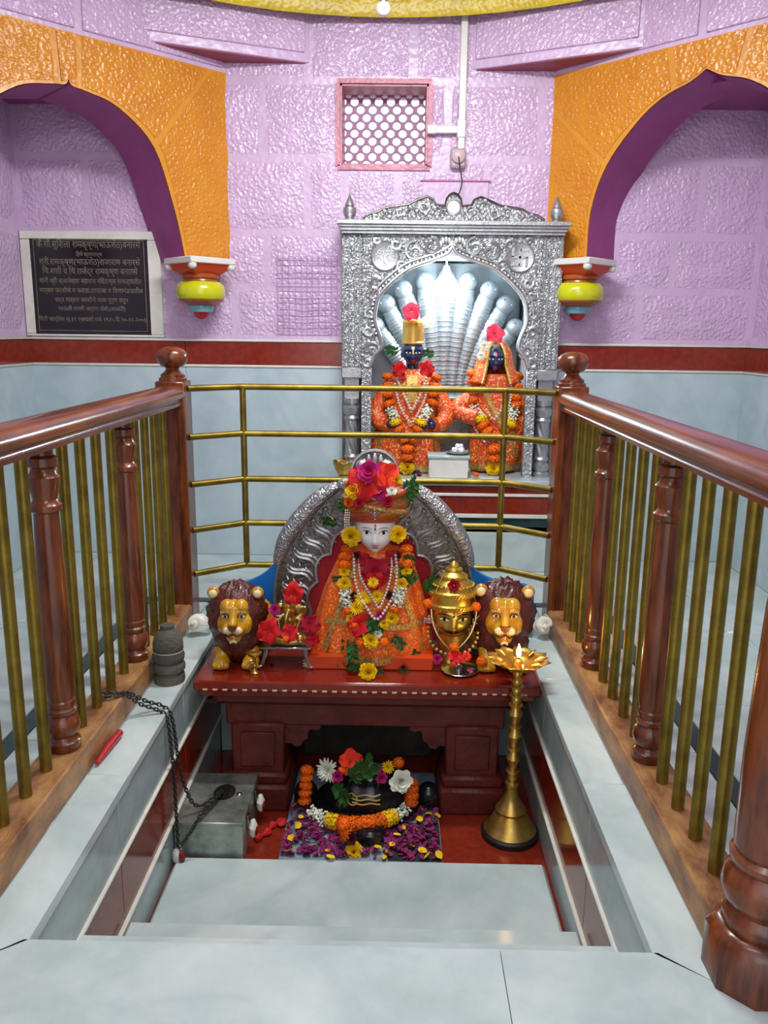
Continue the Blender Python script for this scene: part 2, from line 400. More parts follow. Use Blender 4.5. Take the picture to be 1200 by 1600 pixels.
for (z0, z1, xs) in rows+rowsR:
    for a, b in zip(xs, xs[1:]):
        if z0 == 1.83 and -.19 <= a < .42: z1_ = 2.165
        else: z1_ = z1
        if (a, z0) in ((.10, 1.83),): pass
        block(wallb, a, b, z0, z1_)
block(wallb, .42, .58, 2.0, 2.215)
block(wallb, -.215+.0, .255, 2.60-.0, 2.60+.0)
# plastered patch behind the crest
MB().box((0, 0, 0), (.36, .012, .14), .004).build('plaster_patch', LILACJ, wallb, loc=(.41, YB-.004, 2.03))
MB().box((0, 0, 0), (.38, .01, .008), .002).build('plaster_edge', mat('pink_edge_paint', srgb(196, 120, 170), .5), wallb, loc=(.41, YB-.01, 2.105))
# scratched wire mesh keyed into the plaster left of the shrine
wm = MB()
for i in range(13):
    z = 1.30+i*.033+.004*math.sin(i*3); wm.box((-.40, YB-.02, z), (.33, .003, .003))
for i in range(11):
    x = -.56+i*.033+.003*math.sin(i*5); wm.box((x, YB-.02, 1.5), (.003, .003, .42))
wm.build('keyed_wire_mesh', mat('pink_wire_paint', srgb(198, 152, 200), .4), wallb)

# ---- vent window with a lattice
win = struct(MB().box((.02, YB+.005, ON[1]-.012), (.50, .03, .024)).box((.02, YB+.005, ON[3]+.012), (.50, .03, .024)).box((ON[0]-.012, YB+.005, 2.38), (.024, .03, .41)).box((ON[2]+.012, YB+.005, 2.38), (.024, .03, .41)).build('window_1', mat('rose_paint', srgb(206, 128, 150), .4, bump=.3, bscale=50, kind='paint')))
lat = MB(); W, H = ON[2]-ON[0], ON[3]-ON[1]; nx, nz = 7, 5
cx, cz = W/nx, H/nz
def holecell(x, z, hw, hh, r):
    n = 16; inn = []; out = []
    for i in range(n):
        a = 2*math.pi*i/n; c_, s_ = math.cos(a), math.sin(a); k = 1/(abs(c_)/hw+abs(s_)/hh)
        out.append((x+c_*k, z+s_*k)); inn.append((x+c_*min(r, k*.9), z+s_*min(r, k*.9)))
    lat.band(inn, out, -.012, .012, closed=True)
for j in range(-1, nz*2+1):
    for i in range(-1, nx+1):
        x = ON[0]+cx*(i+.5+(.5 if j % 2 else 0)); z = ON[1]+cz*(j*.5)
        if ON[0]-.01 < x < ON[2]+.01 and ON[1]-.01 < z < ON[3]+.01: holecell(x, z, cx*.5, cz*.5, cx*.345)
lo = lat.build('lattice', mat('mauve_lattice_paint', srgb(170, 110, 160), .5), win, loc=(0, YB+.20, 0))
rv = MB()
for sx in (0, 1): rv.box((ON[0]+.004 if sx == 0 else ON[2]-.004, YB+.14, 2.38), (.012, .27, .41))
rv.box((.02, YB+.14, ON[3]-.004), (.47, .27, .012)).box((.02, YB+.14, ON[1]+.004), (.47, .27, .012))
rv.build('reveal', MATS['rose_paint'], win)

# ---- side walls and front wall
for nm, x, sx in (('wall_left', XL, -1), ('wall_right', XR, 1)):
    wl = struct(MB().box((x+sx*.15, (YB+YF)/2-.4, 1.55), (.30, YB-YF+1.4, 3.5)).build(nm, LILACJ))
    M0 = Matrix.Translation((x, 0, 0)) @ Matrix.Rotation(R(90 if sx < 0 else -90), 4, 'Z')
    for (z0, z1, ys) in ((1.255, 1.83, (1.2, 2.1, 2.9, 3.6, 4.2, 4.7)), (1.83, 2.215, (1.2, 1.8, 2.6, 3.3, 3.9, 4.7)), (2.215, 2.6, (1.2, 2.1, 2.9, 3.6, 4.3, 4.7))):
        for a, b in zip(ys, ys[1:]): block(wl, *((a, b) if sx < 0 else (-b, -a)), z0, z1, M=M0)
wf = MB()
for a, b, c, d in wall_cells(XL, XR, 0, 3.3, ((XC-.95, 0, XC+.95, 2.5),)): wf.box(((a+b)/2, YF-.15, (c+d)/2), (b-a, .3, d-c))
struct(wf.build('wall_front', LILACJ))

# ---- marble wainscot with the red band
def wainscot(nm, length, M):
    bd = struct(MB().box((length/2, -.008, .55), (length, .016, 1.1)).build(nm, GROUT)); bd.matrix_world = M
    n = max(1, round(length/.95)); s = length/n
    for i in range(n):
        MB().box((0, 0, 0), (s-.002, .012, 1.098), .002).build('marble_panel', MARBLEW, bd, loc=(s*(i+.5), -.02, .55))
        MB().box((0, 0, 0), (s-.002, .012, .126), .002).build('red_band_tile', REDST, bd, loc=(s*(i+.5), -.02, 1.175))
    for z in (1.105, 1.247): MB().box((0, 0, 0), (length, .032, .014), .004).build('marble_lip', LIPM, bd, loc=(length/2, -.018, z))
    return bd
wainscot('baseboard_back_left', -.19-XL, TR((XL, YB, 0)))
wainscot('baseboard_back_right', XR-.93, TR((.93, YB, 0)))
wainscot('baseboard_left', YB-YF, TR((XL, YF, 0), (0, 0, R(90))))
wainscot('baseboard_right', YB-YF, TR((XR, YB, 0), (0, 0, R(-90))))

# ---- corner squinches: pointed arches cut across the corners
def squinch(side, prof, apex_s, nm):
    """local x runs from the back wall along the diagonal, local -y faces the room"""
    A = Vector((XC+side*HS, YB, 0)); L_ = (XR-XC-HS)*math.sqrt(2)
    dirv = Vector((side, -1, 0)).normalized(); nrm = Vector((-side, -1, 0)).normalized()
    M = Matrix(((dirv.x, -nrm.x, 0, A.x), (dirv.y, -nrm.y, 0, A.y), (0, 0, 1, 0), (0, 0, 0, 1)))
    half = spline(prof, 5); full = half+[(2*apex_s-x, z) for x, z in half[-2::-1]]
    zt = 2.63; n = len(full); top = []
    for i, (x, z) in enumerate(full):
        if i == 0: top.append((0, z))
        elif i == n-1: top.append((L_, z))
        else: top.append(None)
    # outer path: up the wall side, along the top, down the far side
    cz0 = prof[0][1]; outer = []
    for x, z in full:
        dx, dz = x-apex_s, max(z-cz0, 1e-4); k = min((zt-cz0)/dz, ((0 if dx < 0 else L_)-apex_s)/dx if abs(dx) > 1e-6 else 1e9)
        outer.append((apex_s+dx*k, cz0+dz*k))
    for cx_ in (0, L_):
        j = min(range(n), key=lambda i: (outer[i][0]-cx_)**2+(outer[i][1]-zt)**2); outer[j] = (cx_, zt)
    o = struct(MB().band(full, outer, 0, .30, M).build(nm, ORANGEJ))
    intr = MB(); k = len(full)
    vs = [(x, .002, z-.0) for x, z in full]+[(x, .34, z) for x, z in full]
    sh = [(x+(.003 if (i % k) < k//2 else -.003), y, z-.003) for i, (x, y, z) in enumerate(vs)]
    intr.add(sh, [(i, i+1, i+1+k, i+k) for i in range(k-1)], M).build('intrados', MAGENTA, o)
    # voussoirs on the face
    q = [0, .17, .36, .64, .83, 1]
    for a, b in zip(q, q[1:]):
        i0, i1 = round(a*(n-1)), round(b*(n-1)); inn = full[i0:i1+1]; out = outer[i0:i1+1]
        g = .12
        pts_i = [tuple(Vector(p).lerp(Vector(r), g*.5)) for p, r in zip(inn, out)]; pts_o = [tuple(Vector(p).lerp(Vector(r), .97)) for p, r in zip(inn, out)]
        def trim(l):
            l = [Vector(x) for x in l]; d = (l[1]-l[0]).normalized()*.016; e = (l[-2]-l[-1]).normalized()*.016
            l[0] += d; l[-1] += e; return [tuple(x) for x in l]
        MB().band(trim(pts_i), trim(pts_o), -.0035, .002, M).build('voussoir', ORANGE, o, smooth=25)
    # wall course above, and the soffit behind
    MB().box((L_/2, .15, 2.77), (L_, .30, .28), 0, M).build('upper_course', LILACJ, o)
    for a, b in ((0, .8), (.8, L_)): MB().box(((a+b)/2, -.004, 2.765), (b-a-.04, .012, .23), .004, M).build('stone_block', LILAC, o)
    cxn = XR if side > 0 else XL
    sof = [(A.x+side*.2, YB), (cxn, YB), (cxn, YB-(XR-XC-HS)+.2)]
    MB().add([(x, y, 2.47) for x, y in sof]+[(x, y, 2.62) for x, y in sof], [(0, 1, 2), (5, 4, 3), (0, 1, 4, 3), (1, 2, 5, 4), (2, 0, 3, 5)]).build('soffit', MAGENTA, o)
    return o, M, L_
squinch(-1, [(.285, 1.675), (.335, 1.905), (.44, 2.20), (.62, 2.35), (.78, 2.392), (.845, 2.402), (.862, 2.43)], .862, 'wall_arch_left')
squinch(1, [(.262, 1.69), (.268, 1.93), (.345, 2.145), (.50, 2.325), (.63, 2.415), (.76, 2.458), (.835, 2.50)], .835, 'wall_arch_right')

# ---- corbel beams cutting the octagon corners, dome ring, drum and dome
for nm, x0, y0, x1, y1, z0 in (('trim_1', -1.175, 4.36, -.375, 4.70, 2.682), ('trim_2', .475, 4.70, 1.27, 4.33, 2.655)):
    a, b = Vector((x0, y0, 0)), Vector((x1, y1, 0)); d = (b-a); L_ = d.length; ang = math.atan2(d.y, d.x)
    o = struct(MB().box((L_/2, .16, (z0+3.0)/2), (L_, .32, 3.0-z0), .004, TR((x0, y0, 0), (0, 0, ang))).build(nm, LILACJ))
    MB().box((L_/2, -.004, z0+.17), (L_-.05, .012, .25), .004, TR((x0, y0, 0), (0, 0, ang))).build('rough_face', LILAC, o)
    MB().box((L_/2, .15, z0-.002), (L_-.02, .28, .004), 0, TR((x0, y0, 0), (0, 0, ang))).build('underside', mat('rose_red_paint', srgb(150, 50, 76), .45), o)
ring = struct(MB().lathe([(1.955, 2.875), (1.94, 2.91), (1.945, 2.99), (1.90, 3.0), (1.90, 3.06), (2.3, 3.06), (2.3, 2.875)], (XC, YC, 0), 64, cap=False).build('trim_3', YELLOW))
MB().lathe([(1.948, 2.955), (1.936, 2.958), (1.936, 2.964), (1.948, 2.967)], (XC, YC, 0), 64, cap=False).build('ring_bead', mat('dark_yellow_paint', srgb(150, 120, 18), .4), ring)
dm = MB().grid(lambda u, v: (XC+2.0*math.cos(v*1.5)*math.cos(u*2*math.pi), YC+2.0*math.cos(v*1.5)*math.sin(u*2*math.pi), 3.05+1.5*math.sin(v*1.5)), 48, 14, closeu=True)
struct(dm.build('ceiling', mat('dome_paint', srgb(228, 204, 214), .4, vary=.05)))
dr = MB()
for k in range(8):
    if k in (1, 2, 3): continue
    a = R(45*k); dr.box((2.18, 0, 2.78), (.3, 1.75, .36), 0, TR((XC, YC, 0), (0, 0, a)))
struct(dr.build('wall_drum', LILACJ))

# ---- hanging pendants below the arches
def pendant(px, side, label):
    x, y = (-.957, 4.545) if side < 0 else (1.078, 4.545); zt = 1.675 if side < 0 else 1.69
    t = thing('hanging_pendant', label, 'pendant', (x, y, zt), 'painted pendants under the corner arches')
    a = R(45)
    pl = MB().box((0, 0, -.016), (.275, .275, .032), .004, TR(rot=(0, 0, a)))
    for i in (-1, 1):
        for j in (-1, 1): pl.box((i*.118, j*.118, -.045), (.04, .04, .034), .01, TR(rot=(0, 0, a)))
    pl.build('capping_plate', WHITEP, t)
    MB().lathe([(.18, -.03), (.15, -.06), (.105, -.085), (.095, -.09)], n=4, M=TR(rot=(0, 0, 0))).build('scarlet_neck', SCARLET, t)
    MB().lathe([(.088, -.08), (.10, -.09), (.098, -.102), (.088, -.106), (.092, -.118), (.115, -.13)], n=28).build('collar', BROWNP, t)
    MB().lathe([(.108, -.122), (.125, -.14), (.131, -.165), (.131, -.185), (.125, -.208), (.12, -.213)], n=28).build('lime_bowl', LIME, t)
    MB().lathe([(.122, -.211), (.118, -.22), (.07, -.243), (.05, -.245)], n=28).build('lower_cone', BROWNP, t)
    MB().lathe([(.05, -.238), (.066, -.245), (.068, -.262), (.06, -.278), (.04, -.28)], n=24).build('teal_ring', TEALP, t)
    MB().lathe([(.045, -.276), (.036, -.30), (.015, -.315), (.0, -.316)], n=20).build('tip', CRIMSONP, t)
pendant(312, -1, 'lime and brown painted pendant under the arch beside the black plaque')
pendant(906, 1, 'lime and brown painted pendant under the arch right of the silver shrine')

# ---- black inscription plaque in a marble frame
PT, YP = None, YB-.02
pq = thing('memorial_plaque', 'black engraved plaque in a white marble frame on the pink wall', 'plaque', (-1.615, YB, 1.262))
MB().box((-.335, -.012, .264), (.06, .024, .506), .003).box((.372, -.012, .264), (.075, .024, .506), .003).box((.0225, -.012, .541), (.775, .024, .045), .003).box((.0225, -.012, .003), (.775, .024, .014), .003).build('marble_frame', LIPM, pq)
MB().box((.015, -.014, .265), (.655, .02, .515), .002).build('black_slab', BLACKST, pq)
eg = mat('engraved_gilding', srgb(140, 132, 112), .5, vary=.25, vscale=18)
MB().box((.015, -.0245, .515), (.61, .001, .003)).box((.015, -.0245, .028), (.61, .001, .003)).box((-.29, -.0245, .27), (.003, .001, .487)).box((.32, -.0245, .27), (.003, .001, .487)).build('engraved_border', eg, pq)
def txt(body, size, parent, loc, rot, m, name='engraved_line', ext=.0006, width=None, align='CENTER'):
    c = bpy.data.curves.new(name, 'FONT'); c.body = body; c.size = size; c.align_x = align; c.extrude = ext; c.resolution_u = 2
    o = bpy.data.objects.new(name+'_curve', c); col.objects.link(o)
    bpy.context.view_layer.update()
    me = bpy.data.meshes.new_from_object(o.evaluated_get(bpy.context.evaluated_depsgraph_get())); bpy.data.objects.remove(o); bpy.data.curves.remove(c)
    me.materials.clear(); me.materials.append(m); me.name = name
    xs = [v.co.x for v in me.vertices]
    sx = 1
    if width and xs: sx = width/(max(xs)-min(xs))
    return put(name, me, parent, loc, rot, (sx, 1, 1))
LINES = [('कै.सौ.सुिशला रामकृष्ण(भाऊशेठ)बनारसे', .475, .052, .575), ('िहचे स्मरणार्थ', .43, .03, .145), ('श्री.रामकृष्ण(भाऊशेठ)राजाराम बनारसे', .385, .046, .56),
         ('िच.शशी व िच.राजेंद्र रामकृष्ण बनारसे', .335, .046, .53), ('यांनी श्री ज्ञानेश्वर महाराज मंिदराच्या गाभाऱ्यातील', .285, .038, .57), ('मार्बल फरशीचे व कठडा,दरवाजा व िवणामंडपातील', .235, .036, .58),
         ('सर्व मार्बल फरशीचे काम पूर्ण करून', .185, .034, .41), ('माऊली चरणी अर्पण केले.(आळंदी)', .138, .032, .375), ('िमती कार्ितक कृ.११ एकादशी,शके १९२५ िद.२०-११-२००३', .08, .032, .60)]
for body, z, s, wd in LINES: txt(body, s, pq, (.015, -.0245, z), (R(90), 0, 0), eg, width=wd)

# ---- electrical conduit, socket, cable, hanging bulb
cnd = thing('wire_conduit', 'pale surface wiring conduit running down the wall above the shrine', 'conduit', (.43, YB-.02, 2.28))
MB().box((.002, -.012, .31), (.036, .022, .66), .003).build('vertical_duct', WHITEP, cnd)
MB().box((-.095, -.012, .075), (.16, .022, .036), .003).build('side_duct', WHITEP, cnd)
MB().box((0, -.014, .08), (.045, .028, .09), .004).build('tee_joint', WHITEP, cnd)
MB().box((-.155, -.014, .075), (.05, .028, .044), .004).build('end_joint', WHITEP, cnd)
sk = thing('ceiling_rose_socket', 'pinkish round socket box where the conduit ends above the shrine crest', 'socket', (.418, YB-.016, 2.215))
MB().box((0, -.015, 0), (.085, .03, .10), .012).build('socket_box', mat('dusty_pink_plastic', srgb(196, 168, 176), .4), sk)
MB().lathe([(.036, 0), (.034, .016), (.02, .022), (.008, .024)], n=20, M=TR((0, -.03, .005), (R(90), 0, 0))).build('round_cap', MATS['dusty_pink_plastic'], sk)
cb = spline([(.418, YB-.07, 2.215), (.43, YB-.06, 2.15), (.44, YB-.07, 2.09), (.425, YB-.09, 2.03), (.38, YB-.13, 1.965), (.33, YB-.19, 1.93), (.36, YB-.2, 1.92)], 6)
tag(MB().tube(cb, .0035, 6).build('power_cable', mat('black_rubber', srgb(30, 30, 32), .5)), 'thin black cable hanging from the socket to the shrine crest', 'cable')
bq = at(599, 14, Y=3.9)
hb = thing('light_bulb', 'small round white bulb hanging below the yellow ring', 'bulb', bq)
MB().ball((0, 0, 0), .031, 16, 12).build('glass_globe', mat('opal_glass', srgb(236, 236, 236), .2), hb)
MB().lathe([(.016, .026), (.016, .06), (.012, .07)], n=14).build('bulb_cap', STEELP, hb)
MB().tube([(0, 0, .068), (0, .01, .30), (0, .0, .9)], .004, 6).build('flex', MATS['black_rubber'], hb)
# ================================================================== RAILINGS
BAL = [(.044, 0), (.048, .006), (.048, .03), (.04, .036), (.036, .045), (.046, .058), (.05, .078), (.046, .10), (.036, .112), (.042, .118), (.044, .13), (.038, .136), (.041, .144), (.041, .155), (.037, .16),
       (.0425, .19), (.0425, .32), (.039, .55), (.0345, .70), (.0345, .715), (.043, .722), (.044, .737), (.037, .744), (.033, .752), (.038, .775), (.044, .80), (.045, .815), (.036, .826), (.033, .838), (.041, .846), (.041, .868), (.03, .875), (.03, .905)]
bal_me = MB().lathe(BAL, n=24).mesh('baluster', WOOD)
rod_me = MB().lathe([(.0165, 0), (.0165, .905)], n=14).mesh('brass_rod', BRASSR)
FIN = [(.06, 0), (.06, .012), (.052, .018), (.052, .028), (.036, .04), (.028, .052), (.03, .058), (.05, .068), (.062, .085), (.066, .10), (.064, .118), (.052, .134), (.03, .144), (.004, .147)]
def railing(sx, label):
    t = thing('wooden_railing', label, 'railing', (sx*.86, 2.5, 0), 'wooden railings along the pit')
    y0, y1 = 1.50-2.5, 3.50-2.5
    MB().box((0, (y0+y1)/2, .045), (.12, y1-y0, .09), .006).build('bottom_sill', WOODS, t)
    prof = [(-.05, .985), (.05, .985), (.052, .998), (.047, 1.003), (.047, 1.012), (.06, 1.018), (.0625, 1.032), (.058, 1.05), (.043, 1.063), (.02, 1.069), (-.02, 1.069), (-.043, 1.063), (-.058, 1.05), (-.0625, 1.032), (-.06, 1.018), (-.047, 1.012), (-.047, 1.003), (-.052, .998)]
    MB().prism(prof, y0-.02, y1+.01).build('handrail', WOODR, t, smooth=50)
    p = MB().box((0, 0, .543), (.125, .125, 1.085), .005)
    po = p.build('newel_post', WOOD, t, loc=(0, 3.555-2.5, 0))
    g = MB()
    for k in (-.035, .035): g.box((k, -.064, .55), (.012, .004, .95), .002)
    g.build('post_bead', WOOD, po)
    MB().lathe(FIN, (0, 0, 1.083), 28).build('finial', WOOD, po)
    # near newel: octagonal base and a turned shaft
    n2 = MB().lathe([(.098, 0), (.098, .10), (.088, .118), (.072, .125), (.072, .14), (.078, .148), (.08, .165), (.07, .178), (.062, .19), (.074, .21), (.08, .235), (.074, .262), (.06, .282), (.064, .29), (.066, .305), (.058, .315), (.062, .33), (.062, .5), (.055, .8), (.05, .86), (.06, .87), (.06, .89), (.05, .9), (.05, .99)], n=8, a0=R(22.5))
    n2 = MB().lathe([(.105, 0), (.105, .10), (.09, .118), (.07, .125)], n=8, a0=R(22.5)); n2.lathe([(.074, .122), (.078, .13), (.078, .148), (.07, .156), (.066, .165), (.08, .185), (.086, .212), (.08, .24), (.066, .258), (.074, .266), (.076, .282), (.066, .29), (.07, .305), (.07, .5), (.06, .8), (.054, .86), (.064, .87), (.064, .89), (.054, .9), (.054, .99)], n=28)
    n2.build('newel_post', WOOD, t, loc=(sx*.012, 1.47-2.5, 0))
    yb = (2.195, 2.87); stops = (1.55, 2.195, 2.87, 3.49)
    for y in yb: put('baluster', bal_me, t, (0, y-2.5, .088))
    for a, b in zip(stops, stops[1:]):
        for k in range(1, 5): put('brass_rod', rod_me, t, (0, a+(b-a)*k/5-2.5, .088))
railing(-1, 'polished wooden railing with brass rods left of the pit, chain looped around it')
railing(1, 'polished wooden railing with brass rods right of the pit, turned near post visible')

# ---- brass grille behind the altar
gr = thing('brass_grille', 'bent brass rail grille standing between the two wooden posts', 'railing', (0, 3.72, 0))
for z in (1.053, .841, .63, .421, .217):
    pts = [(-.80, -.165, z), (-.60, -.005, z), (-.585, 0, z), (.59, 0, z), (.61, -.005, z), (.80, -.165, z)]
    MB().tube(pts, .0145, 12).build('rail', BRASSR, gr)
for x in (-.59, .60): MB().lathe([(.0145, .217), (.0145, 1.053)], (x, 0, 0), 12).build('upright', BRASSR, gr)

# ================================================================== SHRINE
YS = 4.50; SX = .392
sp = struct(MB().box((0, .14, .36), (1.17, .30, .30)).build('shrine_plinth', GROUT, loc=(SX, 4.42, 0)))
MB().box((0, .13, .112), (1.20, .30, .224), .004).build('lower_step', MARBLE, sp)
MB().box((0, .005, .242), (1.17, .03, .035), .002).build('brown_course', mat('brown_granite', srgb(150, 92, 52), .2), sp)
MB().box((0, .0, .283), (1.17, .03, .045), .002).build('green_course', GREENST, sp)
MB().box((0, -.004, .318), (1.18, .04, .022), .003).build('white_course', LIPM, sp)
MB().box((0, .0, .378), (1.17, .03, .095), .002).build('red_course', REDST, sp)
MB().box((0, -.004, .436), (1.18, .04, .016), .003).build('white_course', LIPM, sp)
MB().box((0, .0, .463), (1.17, .03, .036), .002).build('red_course', REDST, sp)
MB().box((0, .33, .505), (1.20, .74, .03), .004).build('top_slab', MARBLE, sp)

sh = thing('silver_shrine', 'embossed silver shrine frame with a pointed arch and scrolled crest', 'shrine', (SX, YS, .52))
O = Vector((SX, YS, .52))
def loc2(px, py, Y=YS): v = at(px, py, Y=Y)-O; return (v.x, v.z)
HALF = [(-.425, 0), (-.425, .60), (-.40, .66), (-.365, .70), (-.372, .755), (-.397, .82), (-.40, .88), (-.37, .98), (-.24, 1.10), (-.10, 1.155), (-.03, 1.185), (0, 1.222)]
half = HALF[:2]+spline(HALF[2:-2], 4)+spline(HALF[-3:], 4)[1:]
full = half+[(-x, z) for x, z in half[-2::-1]]
outl = []
cz0 = .62
for x, z in full:
    if z <= cz0: outl.append((math.copysign(.475, x), z)); continue
    dx, dz = x, z-cz0; k = min((1.285-cz0)/dz, .475/abs(dx) if abs(dx) > 1e-6 else 1e9); outl.append((dx*k, cz0+dz*k))
for c_ in (-.475, .475):
    j = min(range(len(outl)), key=lambda i: (outl[i][0]-c_)**2+(outl[i][1]-1.285)**2); outl[j] = (c_, 1.285)
ap = MB().band(full, outl, 0, .05).build('arch_panel', SILVER, sh)
up = [(x, z) for x, z in full if z > .58]
rim = MB().tube([(x*1.012, -.006, z+.004) for x, z in up], .011, 8); rim.build('arch_moulding', SILVERR, ap)
rim2 = MB().tube([(x*1.1, -.004, .66+(z-.66)*1.06) for x, z in up if z > .74], .006, 6)
for p in resample([(x*1.055, 0, .66+(z-.66)*1.03) for x, z in up if z > .76], 64): rim2.ball((p.x, -.004, p.z), .0085, 6, 4)
tag(rim2.build('beaded_border', SILVERR, ap), kind='stuff')
scr = MB()
def scroll(cx, cz, r, turns, d, a0, w=.0105):
    pts = [];
    for i in range(26):
        u = i/25; a = a0+d*u*turns*2*math.pi; q = r*(1-.8*u); pts.append((cx+q*math.cos(a), -.004, cz+q*math.sin(a)))
    scr.tube(pts, [w*(1-.45*i/25) for i in range(26)], 5)
    for i in (4, 9, 14):
        p = pts[i]; scr.ball((p[0]+(p[0]-cx)*.28, -.003, p[2]+(p[2]-cz)*.28), (.012, .006, .012), 6, 4)
for s in (-1, 1):
    scroll(s*.115, 1.225, .05, 1.3, s, R(90)); scroll(s*.20, 1.2, .055, 1.2, -s, R(90)); scroll(s*.265, 1.13, .038, 1.1, s, R(0))
    scroll(s*.42, .98, .035, 1.2, s, R(90)); scroll(s*.435, .88, .03, 1.2, -s, R(60)); scroll(s*.405, 1.045, .028, 1.2, -s, R(20)); scroll(s*.44, .79, .03, 1.2, s, R(0))
    scroll(s*.415, .69, .042, 1.4, s, R(200)); scroll(s*.445, .625, .03, 1.3, -s, R(120)); scroll(s*.30, 1.235, .03, 1.1, s, R(10)); scroll(s*.40, 1.255, .02, 1, s, 0)
    for k in range(5):
        a = R(20+k*35); scr.ball((s*.035+s*.03*math.cos(a), -.004, 1.235+.035*math.sin(a)-.01), (.012, .006, .022), 6, 5)
tag(scr.build('scroll_relief', SILVERR, ap), kind='stuff')
for s in (-1, 1):
    md = MB().lathe([(.078, 0), (.078, .006), (.072, .011), (.066, .008), (.0, .008)], n=32, M=TR((s*.355, 0, 1.175), (R(90), 0, 0))).build('medallion', SILVERS, ap)
    if s < 0: txt('श्री', .085, md, (s*.355, -.0095, 1.15), (R(90), 0, 0), SILVERS, 'medallion_letters', .003, width=.085)
    else:
        e = MB(); x0, z0 = s*.355, 1.175
        for dx, dz, wx, wz in ((0, 0, .085, .012), (0, 0, .012, .085), (.0365, -.024, .012, .048), (-.0365, .024, .012, .048), (-.024, -.0365, .048, .012), (.024, .0365, .048, .012)): e.box((x0+dx, -.0095, z0+dz), (wx, .006, wz))
        tag(e.build('medallion_emblem', SILVERS, md), kind='stuff')
for s in (-1, 1):
    pl = MB().box((s*.53, .09, .94), (.11, .18, .69), .004).build('pillar', SILVER, sh)
    rb = MB()
    for k in (-.042, -.016, .016, .042): rb.box((s*.53+k, -.003, .94), (.006, .008, .685), .002)
    for k in range(30): rb.box((s*.487, -.002, .62+k*.0215), (.02, .006, .004))
    tag(rb.build('pillar_ribs', SILVERS, pl), kind='stuff')
    MB().box((s*.53, .06, .565), (.112, .16, .06), .006).build('pillar_foot', SILVERS, pl)
    MB().box((s*.53, .07, .48), (.085, .10, .12), .004).build('pillar_neck', SILVERS, pl)
    for k, x in enumerate((.43, .452, .472)): MB().box((s*x, .03+.02*k, .295), (.016, .05, .59), .003).build('jamb_strip', SILVERS, sh)
    MB().box((s*.535, .12, .27), (.10, .10, .54), .004).build('pilaster_back', SILVERD, sh)
    cl = MB(); cl.lathe([(.046, 0), (.048, .02), (.036, .03), (.046, .045), (.046, .07), (.032, .08), (.042, .10), (.034, .115)], (s*.53, .045, 0), 20)
    cl.lathe([(.034, .30), (.044, .315), (.034, .33), (.045, .345), (.048, .375), (.03, .39), (.042, .40), (.042, .425)], (s*.53, .045, 0), 20)
    def tw(u, v): a = u*2*math.pi; r = .034*(1+.10*math.sin(6*a+v*14)); return (s*.53+r*math.cos(a), .045+r*math.sin(a), .11+v*.20)
    cl.grid(tw, 48, 16, closeu=True); cl.build('twisted_column', SILVERS, sh)
# cornice, finials, crest
cor = MB()
for z0, z1, o_ in ((1.285, 1.30, .004), (1.30, 1.315, .018), (1.315, 1.328, .03), (1.328, 1.35, .045)): cor.box((0, .08-o_/2, (z0+z1)/2), (1.165+o_, .20+o_, z1-z0), .002)
cor.build('cornice', SILVERS, sh)
for s in (-1, 1): MB().lathe([(.032, 0), (.034, .012), (.022, .02), (.03, .03), (.036, .05), (.034, .07), (.022, .075), (.026, .082), (.004, .135), (.001, .137)], (s*.545, .04, 1.35), 18).build('finial', SILVERS, sh)
CR = [(-.475, 1.35), (-.475, 1.372), (-.44, 1.392), (-.395, 1.402), (-.36, 1.422), (-.30, 1.432), (-.24, 1.44), (-.185, 1.465), (-.14, 1.482), (-.108, 1.468), (-.092, 1.44), (-.045, 1.436), (-.037, 1.472), (-.02, 1.492), (0, 1.50)]
crl = CR+[(-x, z) for x, z in CR[-2::-1]]
n_ = len(crl); cb_ = MB().band([(x, 1.35) for x, z in crl], [(x, max(z, 1.3505)) for x, z in crl], .02, .05).build('crest', SILVER, sh)
MB().tube([(x, .018, z-.004) for x, z in crl], .006, 6).build('crest_edging', SILVERD, cb_)
scr = MB()
for s in (-1, 1):
    for (x, z, r, t_, a) in ((.09, 1.40, .028, 1.3, 90), (.155, 1.425, .032, 1.3, 0), (.215, 1.395, .028, 1.2, 180), (.28, 1.40, .024, 1.2, 40), (.345, 1.385, .02, 1.2, 200), (.405, 1.375, .016, 1.1, 10)):
        scroll(s*x, z, r, t_, s, R(a), .005)
o_ = scr.build('crest_scrolls', SILVERR, cb_, loc=(0, .018, 0)); o_['kind'] = 'stuff'
MB().lathe([(.042, 0), (.042, .006), (.036, .009), (.032, .004), (.0, .004)], n=24, M=TR((0, .02, 1.425), (R(90), 0, 0))).build('crest_medallion', SILVERR, cb_)

